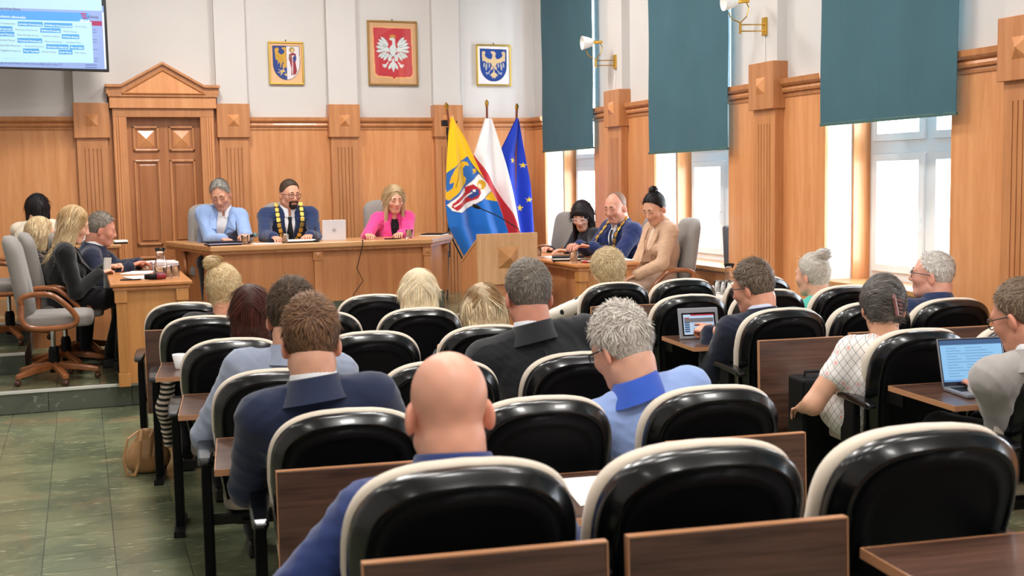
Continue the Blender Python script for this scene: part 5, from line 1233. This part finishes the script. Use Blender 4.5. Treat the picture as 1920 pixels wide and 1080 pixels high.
aud('g0', 'woman with messy blonde bun, black top and striped skirt by aisle', (.75, 6.82, 1.07), s=1.10, fem=True, top='top', col='#131316', topmat=None, legc='#141317', hair=dict(kind='bun', line='woman', col='#b8905c', col2='#f5e2b8', t=.018, bun=((-.035, -.045, .150), .044), sl=.04, lift=.12, n=5500, sw=.0010, mess=.18), hp=(-8, 6, -4), detail=1.2, skin='#d69a80', hands=((-.20, .46, .64), (.12, .58, .72)), elbow=((-.35, -.5, -.8), (.5, -.3, -.7)), feet=((-.14, .38, .095), (.1, .5, .095)))
aud('g2', 'woman with pale blonde hair in white top', (1.86, 6.66, 1.01), s=1.06, fem=True, top='top', col='#e6e3e0', hair=dict(kind='long', line='woman', col='#dcc294', col2='#fff4dc', t=.018, len=.2, w=1.12, sl=.09, lift=.03, n=7500, sw=.0011, mess=.07), hp=(-6, 10, 0), detail=1.2)
aud('f2', 'woman with dark-rooted blonde hair parted in the middle', (1.94, 5.72, .985), s=1.08, fem=True, top='top', col='#17171b', hair=dict(kind='long', line='woman', col='#8a6840', col2='#fbe9c4', t=.018, len=.16, w=1.16, sl=.09, lift=.03, n=7500, sw=.0012, mess=.05, roots=.9, part=-.02), hp=(8, 22, 0), detail=1.3)
aud('e2', 'big man with short grey hair in black suit', (1.80, 4.70, 1.175), s=1.13, top='suit', col='#16181d', hair=dict(GRY, col='#5f564d', col2='#8f867b'), hp=(4, 6, 0), detail=1.4, shw=1.20, girth=1.15, skin='#d08f78', shirt='#e9ecf4', wide=1.02, elbow=((-.9, -.3, -.5), (.9, -.3, -.5)))
aud('d2', 'white-haired man with glasses in light blue polo, head bent to the left', (1.83, 3.83, 1.05), s=1.12, top='polo', col='#8ba3d6', col2='#2f55b8', hair=WHT, hp=(28, 24, 0), detail=1.4, sleeves=.45, skin='#d9a58e', glasses='#1a1a1c', girth=1.1, hands=((-.36, .55, .66), (.05, .6, .70)), wide=1.03)
# audience, right block
aud('g3', 'woman with curly short blonde hair in dotted cream dress', (3.50, 7.54, 1.01), s=1.07, fem=True, top='dress', topmat=dotmat(), hair=dict(kind='curly', line='woman', col='#a08358', col2='#f0dcb2', t=.026, top=.012, sl=.05, lift=.3, n=6000, sw=.0012, mess=.45, curl=.005), hp=(15, 8, 0), detail=1.1, sleeves=.5, elbow=((-1, -.2, -.4), (.6, -.2, -.6)))
aud('e3', 'man with glasses in navy suit touching a tablet', (3.53, 5.67, 1.045), s=1.12, top='suit', col='#151c30', hair=dict(GRY, col='#4d3d31', col2='#8a7a6a', top=.016, sl=.035, t=.012), hp=(38, 14, 0), detail=1.3, wh=((3.37, 5.86, .785), (3.66, 5.93, .72)), palms=((.4, .2, -1, -.35, .9, .1), (0, 0, -1)), pointer=-1, glasses='#141416', shirt='#ccd3ea', elbow=((-.15, -.35, -1), (.5, -.3, -.8)), skin='#d2967c')
aud('g5', 'old woman with white hair in a bun and turquoise top', (4.57, 6.60, 1.005), s=1.10, fem=True, top='top', col='#4fb3a4', hair=dict(kind='bun', line='woman', col='#a59c8f', col2='#efeae0', t=.014, bun=((.0, -.088, .125), .045), sl=.045, lift=.03, n=5500, sw=.0009, mess=.08), hp=(28, 4, 0), detail=1.1, skin='#d9a68e')
aud('fr', 'white-haired man with glasses in dark blue shirt beside window', (4.73, 5.62, 1.07), s=1.12, top='polo', col='#1d2d52', col2='#1d2d52', hair=dict(WHT, line='recede', col='#b9b2aa', col2='#efece6', t=.005, top=0, sl=.02, lift=.25), hp=(50, -3, 0), detail=1.3, glasses='#20242c', skin='#d9a08c', sleeves=.9)
aud('L3', 'woman with dark grey hair in a claw clip, white checked dress', (3.60, 4.62, 1.03), s=1.10, fem=True, top='dress', topmat=checkmat(), hair=dict(kind='clip', line='woman', col='#2c2623', col2='#8c8680', t=.020, bun=((.005, -.095, .035), .06), sl=.05, lift=.04, n=7000, sw=.0010, mess=.12, claw=1), hp=(-17, 16, 3), detail=1.4, sleeves=.24, girth=1.22, wh=((3.31, 4.86, .50), (3.55, 4.92, .56)), skin='#d3a184', elbow=((-.6, -.75, -.3), (.5, -.2, -.7)), bare_legs=True, hip=(-.13, .29), shoe='#d8d6d2', feet=((-.12, .42, .095), (.1, .45, .095)))
aud('k1', 'man with glasses in light grey jacket typing at right edge', (3.47, 3.60, 1.10), s=1.12, top='suit', col='#a39e9b', hair=dict(GRY, col='#5d4635', col2='#94806c', t=.006, sl=.018, seed=6), hp=(22, 20, 0), detail=1.3, wh=((3.60, 3.97, .735), (3.80, 3.95, .73)), glasses='#141416', elbow=((.15, -.6, -.8), (.5, -.3, -.8)), curl=(35, 40, 25), skin='#cf9178')
# left table
at('woman with long blonde hair in black suit holding papers', (-.13, 10.08, .169), -90, (-.06, 10.05, 1.35), ((.22, 10.28, 1.0), (.13, 9.98, .97)), s=1.12, fem=True, top='suit', col='#0d0d10', shirt='#6fb7a0', legc='#0c0c0f', hair=dict(kind='long', line='woman', col='#b08c5c', col2='#fae4bc', t=.016, len=.24, w=1.0, sl=.11, lift=.05, n=3000, sw=.0017, mess=.08, roots=.6, front=1), hp=(0, 20, 0), detail=1.2, curl=(50, 55, 30), skin='#dba88f', shoe='#0c0b0b', vneck=True, feet=((-.06, .30, .09), (.10, .38, .09)))
at('grey-haired man in navy suit leaning over the left table', (-.02, 10.72, .169), -90, (.16, 10.6, 1.29), ((.46, 10.42, 1.0), (.38, 10.28, 1.0)), s=1.10, top='suit', col='#141b33', hair=dict(GRY), hp=(0, 14, 0), detail=1.0, skin='#c98a72')
at('woman with short blonde bob in dark jacket at left', (-.42, 10.75, .169), -82, (-.33, 10.7, 1.26), ((.02, 10.9, .80), (.0, 10.55, .80)), s=1.08, fem=True, top='suit', col='#10131c', hair=dict(kind='bob', line='woman', col='#b8966a', col2='#f3deb6', t=.016, sl=.08, lift=.05, n=2600, sw=.0018, mess=.08), hp=(0, 10, 0), detail=1.0)
at('woman with dark bob in cream jacket at the corner desk', (-.42, 11.5, .505), -20, (-.37, 11.8, 1.46), ((-.35, 12.0, 1.17), (-.1, 12.0, 1.17)), s=1.04, fem=True, seat=.42, top='suit', col='#dccdb8', shirt='#e9e0d2', hair=dict(kind='bob', line='woman', col='#0f0d0e', col2='#2c2426', t=.014, sl=.08, lift=.04, n=2200, sw=.0018, mess=.06), hp=(-20, 8, 0), detail=1.0)
# presidium
at('grey-haired man in light blue jacket and open white shirt at long desk', (1.22, 11.85, .337), 178, (1.28, 11.66, 1.555), ((1.45, 11.22, 1.18), (1.26, 11.30, 1.145)), s=1.12, top='suit', col='#8aa3cf', shirt='#f2f0f2', hair=dict(GRY, col='#77716b', col2='#b9b4ae', line='recede'), hp=(-14, 26, 6), detail=1.3, vneck=True, skin='#d29a80', shw=.92, elbow=((-.2, -.3, -.9), (.2, -.3, -.9)))
at('bearded man with glasses wearing gold chain over navy suit', (1.95, 11.88, .337), 180, (1.955, 11.66, 1.55), ((2.06, 11.26, 1.155), (1.72, 11.22, 1.15)), s=1.12, top='suit', col='#1f2f55', shirt='#eceef4', tie='#10141f', chain=2, hair=dict(GRY, col='#3a2d26', col2='#6b5a4c', t=.004, top=.004, sl=.010, lift=.4), hp=(18, 10, 0), detail=1.3, vneck=True, glasses='#2a2326', beard='#2c221e', shw=1.16, girth=1.08, skin='#d69c82')
at('woman with long light hair in bright pink jacket', (3.03, 11.85, .337), 182, (3.02, 11.66, 1.475), ((2.98, 11.3, 1.145), (2.64, 11.28, 1.145)), s=1.08, fem=True, top='suit', col='#e0448c', shirt='#15141a', collar=False, hair=dict(kind='long', line='woman', col='#a8875c', col2='#eed6ae', t=.014, len=.24, w=1.0, sl=.11, lift=.04, n=2600, sw=.0018, mess=.06, roots=.5), hp=(0, 14, 0), detail=1.3, vneck=True, skin='#d8a288')
# right table
at('bald bearded man with chain over blue suit leaning on right table', (4.72, 9.78, .169), 96, (4.60, 9.72, 1.385), ((4.24, 9.50, 1.06), (4.22, 9.72, 1.06)), s=1.12, top='suit', col='#1d2b5c', shirt='#e9ebf2', tie='#22242c', chain=1, hp=(24, 16, 0), detail=1.3, vneck=True, shw=1.12, girth=1.1, skin='#d59a84', hair=dict(GRY, line='fringe', col='#8a6a58', col2='#a8887a', t=.002, top=-.004, sl=.005, n=600))
at('dark-haired woman with bangs and glasses reading at right table', (4.72, 10.5, .169), 100, (4.60, 10.48, 1.29), ((4.30, 10.2, .98), (4.28, 10.55, .98)), s=1.10, fem=True, top='top', col='#1b1d28', hair=dict(kind='long', line='bangs', col='#100d0f', col2='#33292b', t=.014, len=.26, w=.98, sl=.11, lift=.03, n=2400, sw=.0018, mess=.05, bang=1), hp=(38, 24, 0), detail=1.3, glasses='#d9dadc', skin='#dba890')
at('woman with black top bun in beige suit, hands in her lap', (4.70, 9.05, .169), 92, (4.64, 9.02, 1.385), ((4.36, 8.86, .83), (4.36, 9.02, .83)), s=1.06, fem=True, top='suit', col='#c6a286', shirt='#d8bfa8', legc='#d3b6a2', hair=dict(kind='bun', line='woman', col='#0c0a0b', col2='#241d1e', t=.010, bun=((0, -.055, .145), .036), sl=.035, lift=.04, n=2200, sw=.0016, mess=.06), hp=(22, 26, 0), detail=1.3, vneck=True, skin='#d5a084')

# ------------------------------------------------------------ things the audience uses
def local(key, p, rz=0):  # a point behind a seat, on its tray
    l = SEATS[key].location; v = rotm('z', -7) @ np.array(p); return (l.x+v[0], l.y+v[1], l.z+p[2])
ZT = .700
t = thing('tablet_computer', 'tablet in grey cover standing on the seat tray, showing a list', 'tablet', (3.40, 6.03, ZT), rad(-9))
tl = MB().box(-.125, .125, 0, .012, 0, .185).build('cover', mat('grey_cover', '#8d9097', .6), t, bevel=.006); tl.rotation_euler.x = rad(-14)
def tq(name, c, a, b, z0, z1, lay, e=.9):
    o = MB().add([(a, -.001-.0005*lay, z0), (b, -.001-.0005*lay, z0), (b, -.001-.0005*lay, z1), (a, -.001-.0005*lay, z1)], [(0, 1, 2, 3)]).build(name, mat('screen_'+c.strip('#'), tuple(v*.55 for v in hx(c)), .25, emit=e), t); o.rotation_euler.x = rad(-14); return o
o = MB().box(-.105, .105, -.0012, 0, .018, .155).build('screen_bezel', BLK_GL, t); o.rotation_euler.x = rad(-14)
tq('display', '#bcd6f0', -.095, .095, .026, .145, 1); tq('red_bar', '#b03040', -.05, .095, .137, .145, 2)
for i in range(7): tq('menu_row', '#b8323c' if i == 0 else '#2f4f78', -.09, -.058, .118-.013*i, .127-.013*i, 2)
for i in range(6): tq('list_row', '#8fa8cc', -.045, .08-.02*(i % 3), .120-.015*i, .123-.015*i, 2)
MB().prism([(.03, 0), (.11, 0), (.02, .12)], -.09, .09, 'x').build('stand_flap', mat('grey_cover', '#8d9097'), t)

t = thing('open_laptop', 'open laptop with bright document on screen at right', 'laptop', (3.66, 4.05, ZT), rad(-12))
LB = mat('laptop_grey', '#8f9097', .4, metal=.5)
MB().box(-.155, .155, -.20, .0, 0, .016).build('keyboard_base', LB, t, bevel=.004)
kb = MB()
for r_ in range(5):
    for c in range(13): kb.box(-.138+c*.0213, -.138+c*.0213+.0175, -.028-r_*.0195-.016, -.028-r_*.0195, .016, .0175)
kb.build('keys', BLKM, t)
MB().box(-.045, .045, -.19, -.135, .016, .0165).build('touchpad', mat('pad_grey', '#9fa1aa', .3), t)
ld = MB().box(-.155, .155, 0, .008, 0, .215).build('lid', LB, t, bevel=.003, loc=(0, 0, .014)); ld.rotation_euler.x = rad(-17)
def lq(name, c, a, b, z0, z1, lay, e=.85):
    return MB().add([(a, -.0006*lay, z0), (b, -.0006*lay, z0), (b, -.0006*lay, z1), (a, -.0006*lay, z1)], [(0, 1, 2, 3)]).build(name, mat('screen_'+c.strip('#'), tuple(v*.55 for v in hx(c)), .25, emit=e), ld)
lq('screen_bezel', '#1b2338', -.15, .15, .005, .212, 1, .2); lq('display', '#8fc8f5', -.146, .146, .022, .206, 2); lq('tool_bar', '#3f5f8c', -.146, .146, .185, .206, 3); lq('task_bar', '#6ea3dc', -.146, .146, .022, .031, 3)
for i in range(11):
    lq('text_line', '#5a86b8', -.12, -.12+.05+.02*(i % 3), .17-.0125*i, .172-.0125*i, 3); lq('text_line', '#5a86b8', -.03, .05+.025*(i % 4), .17-.0125*i, .172-.0125*i, 3)
x, y, z = local('d1', (.1, -.30, ZT)); sheet(x, y, z, .22, .31, -8, 'white sheets on the walnut tray beside the bald man', 3)
x, y, z = local('g0', (-.13, -.30, ZT)); cup(x, y, z, 'white cup on the tray behind the blonde bun woman', .036, .075)
x, y, z = local('L3', (.19, -.13, ZT+.0)); t = thing('computer_mouse', 'pale computer mouse beside the open laptop', 'mouse', (x, y, z), rad(-20)); MB().sphere((0, 0, .008), .03, 14, 8, (1, 1.6, .6)).build('mouse_body', mat('mouse_grey', '#c8ccd2', .3), t, smooth=True); MB().box(-.004, .004, .02, .035, .018, .026).build('scroll_wheel', BLKS, t)
t = thing('pilot_case', 'black hard case standing behind the seat with folded board', 'case', (3.44, 4.93, 0), rad(-7))
MB().box(-.11, .11, -.09, .09, .02, .64).build('case_body', BLKM, t, bevel=.015); MB().tube([(-.06, 0, .64), (-.06, 0, .665), (.06, 0, .665), (.06, 0, .64)], .008).build('handle', BLKS, t)
for s_ in (-1, 1): MB().tube([(s_*.08, -.09, .02), (s_*.08, -.09, .03)], .02).build('wheel', BLKS, t); MB().box(s_*.07-.012, s_*.07+.012, -.1, -.09, .56, .6).build('latch', CHROME, t, bevel=.002)
# tan leather bag on the floor by the aisle
t = thing('tan_bag', 'tan leather shoulder bag slumped on the floor by the aisle', 'bag', (.30, 6.98, 0), rad(-8))
LEA = mat('tan_leather', '#a97f52', .5, bump=(40, .3), vary=(8, .12))
V, F = field([(ecap((-.02, 0, .045), (0, 0, .235), (.115, .06), (.075, .028)), 0, 1), (ell((-.0, .0, .09), (.125, .07, .085)), .05, 1)], .009, (.006, .08, 3), lambda X, Y, Z: (-Z+.002).astype(np.float32)); me = npmesh('bag_body', V, F); me.materials.append(LEA); link('bag_body', me, t)
MB().tube([(-.05, -.04, .25), (-.10, -.09, .22), (-.13, -.11, .10), (-.11, -.12, .02), (-.07, -.12, .01), (-.05, -.10, .06), (-.035, -.075, .2), (-.03, -.03, .26)], .010, 8, flat=.5).build('strap', LEA, t)
MB().tube([(.04, -.03, .26), (.015, -.07, .22), (.01, -.085, .12), (.03, -.085, .10), (.05, -.06, .2), (.06, -.02, .25)], .009, 8, flat=.5).build('strap', LEA, t)
# striped scarf / skirt hem hanging beside the aisle seat
t = thing('striped_shawl', 'black and cream striped shawl hanging down beside the aisle seat', 'shawl', (.40, 6.70, .12), rad(-8))
V, F = field([(ecap((0.02, .0, .50), (-.01, .02, .30), (.05, .10), (.05, .12)), 0, 1), (ecap((-.01, .02, .30), (.0, .04, .10), (.055, .12), (.04, .09)), .05, 1), (ecap((.03, .0, .50), (.09, .02, .52), (.04, .09), (.04, .08)), .04, 1)], .009, (.008, .07, 8)); me = npmesh('draped_cloth', V, F); me.materials.append(stripemat()); link('draped_cloth', me, t)
# papers in hand
t = thing('held_papers', 'folded white papers held up by the blonde woman in black', 'paper', (.17, 10.07, .98), rad(-70))
MB().loft([[(x, y*.3+.02*math.sin(x*40), z) for x in np.linspace(-.03, .03, 7)]+[(x, y*.3+.003+.02*math.sin(x*40), z) for x in np.linspace(.03, -.03, 7)] for y, z in ((0, -.17), (0, -.05), (.03, .05), (.05, .10))]).build('folded_sheet', PAPER, t)
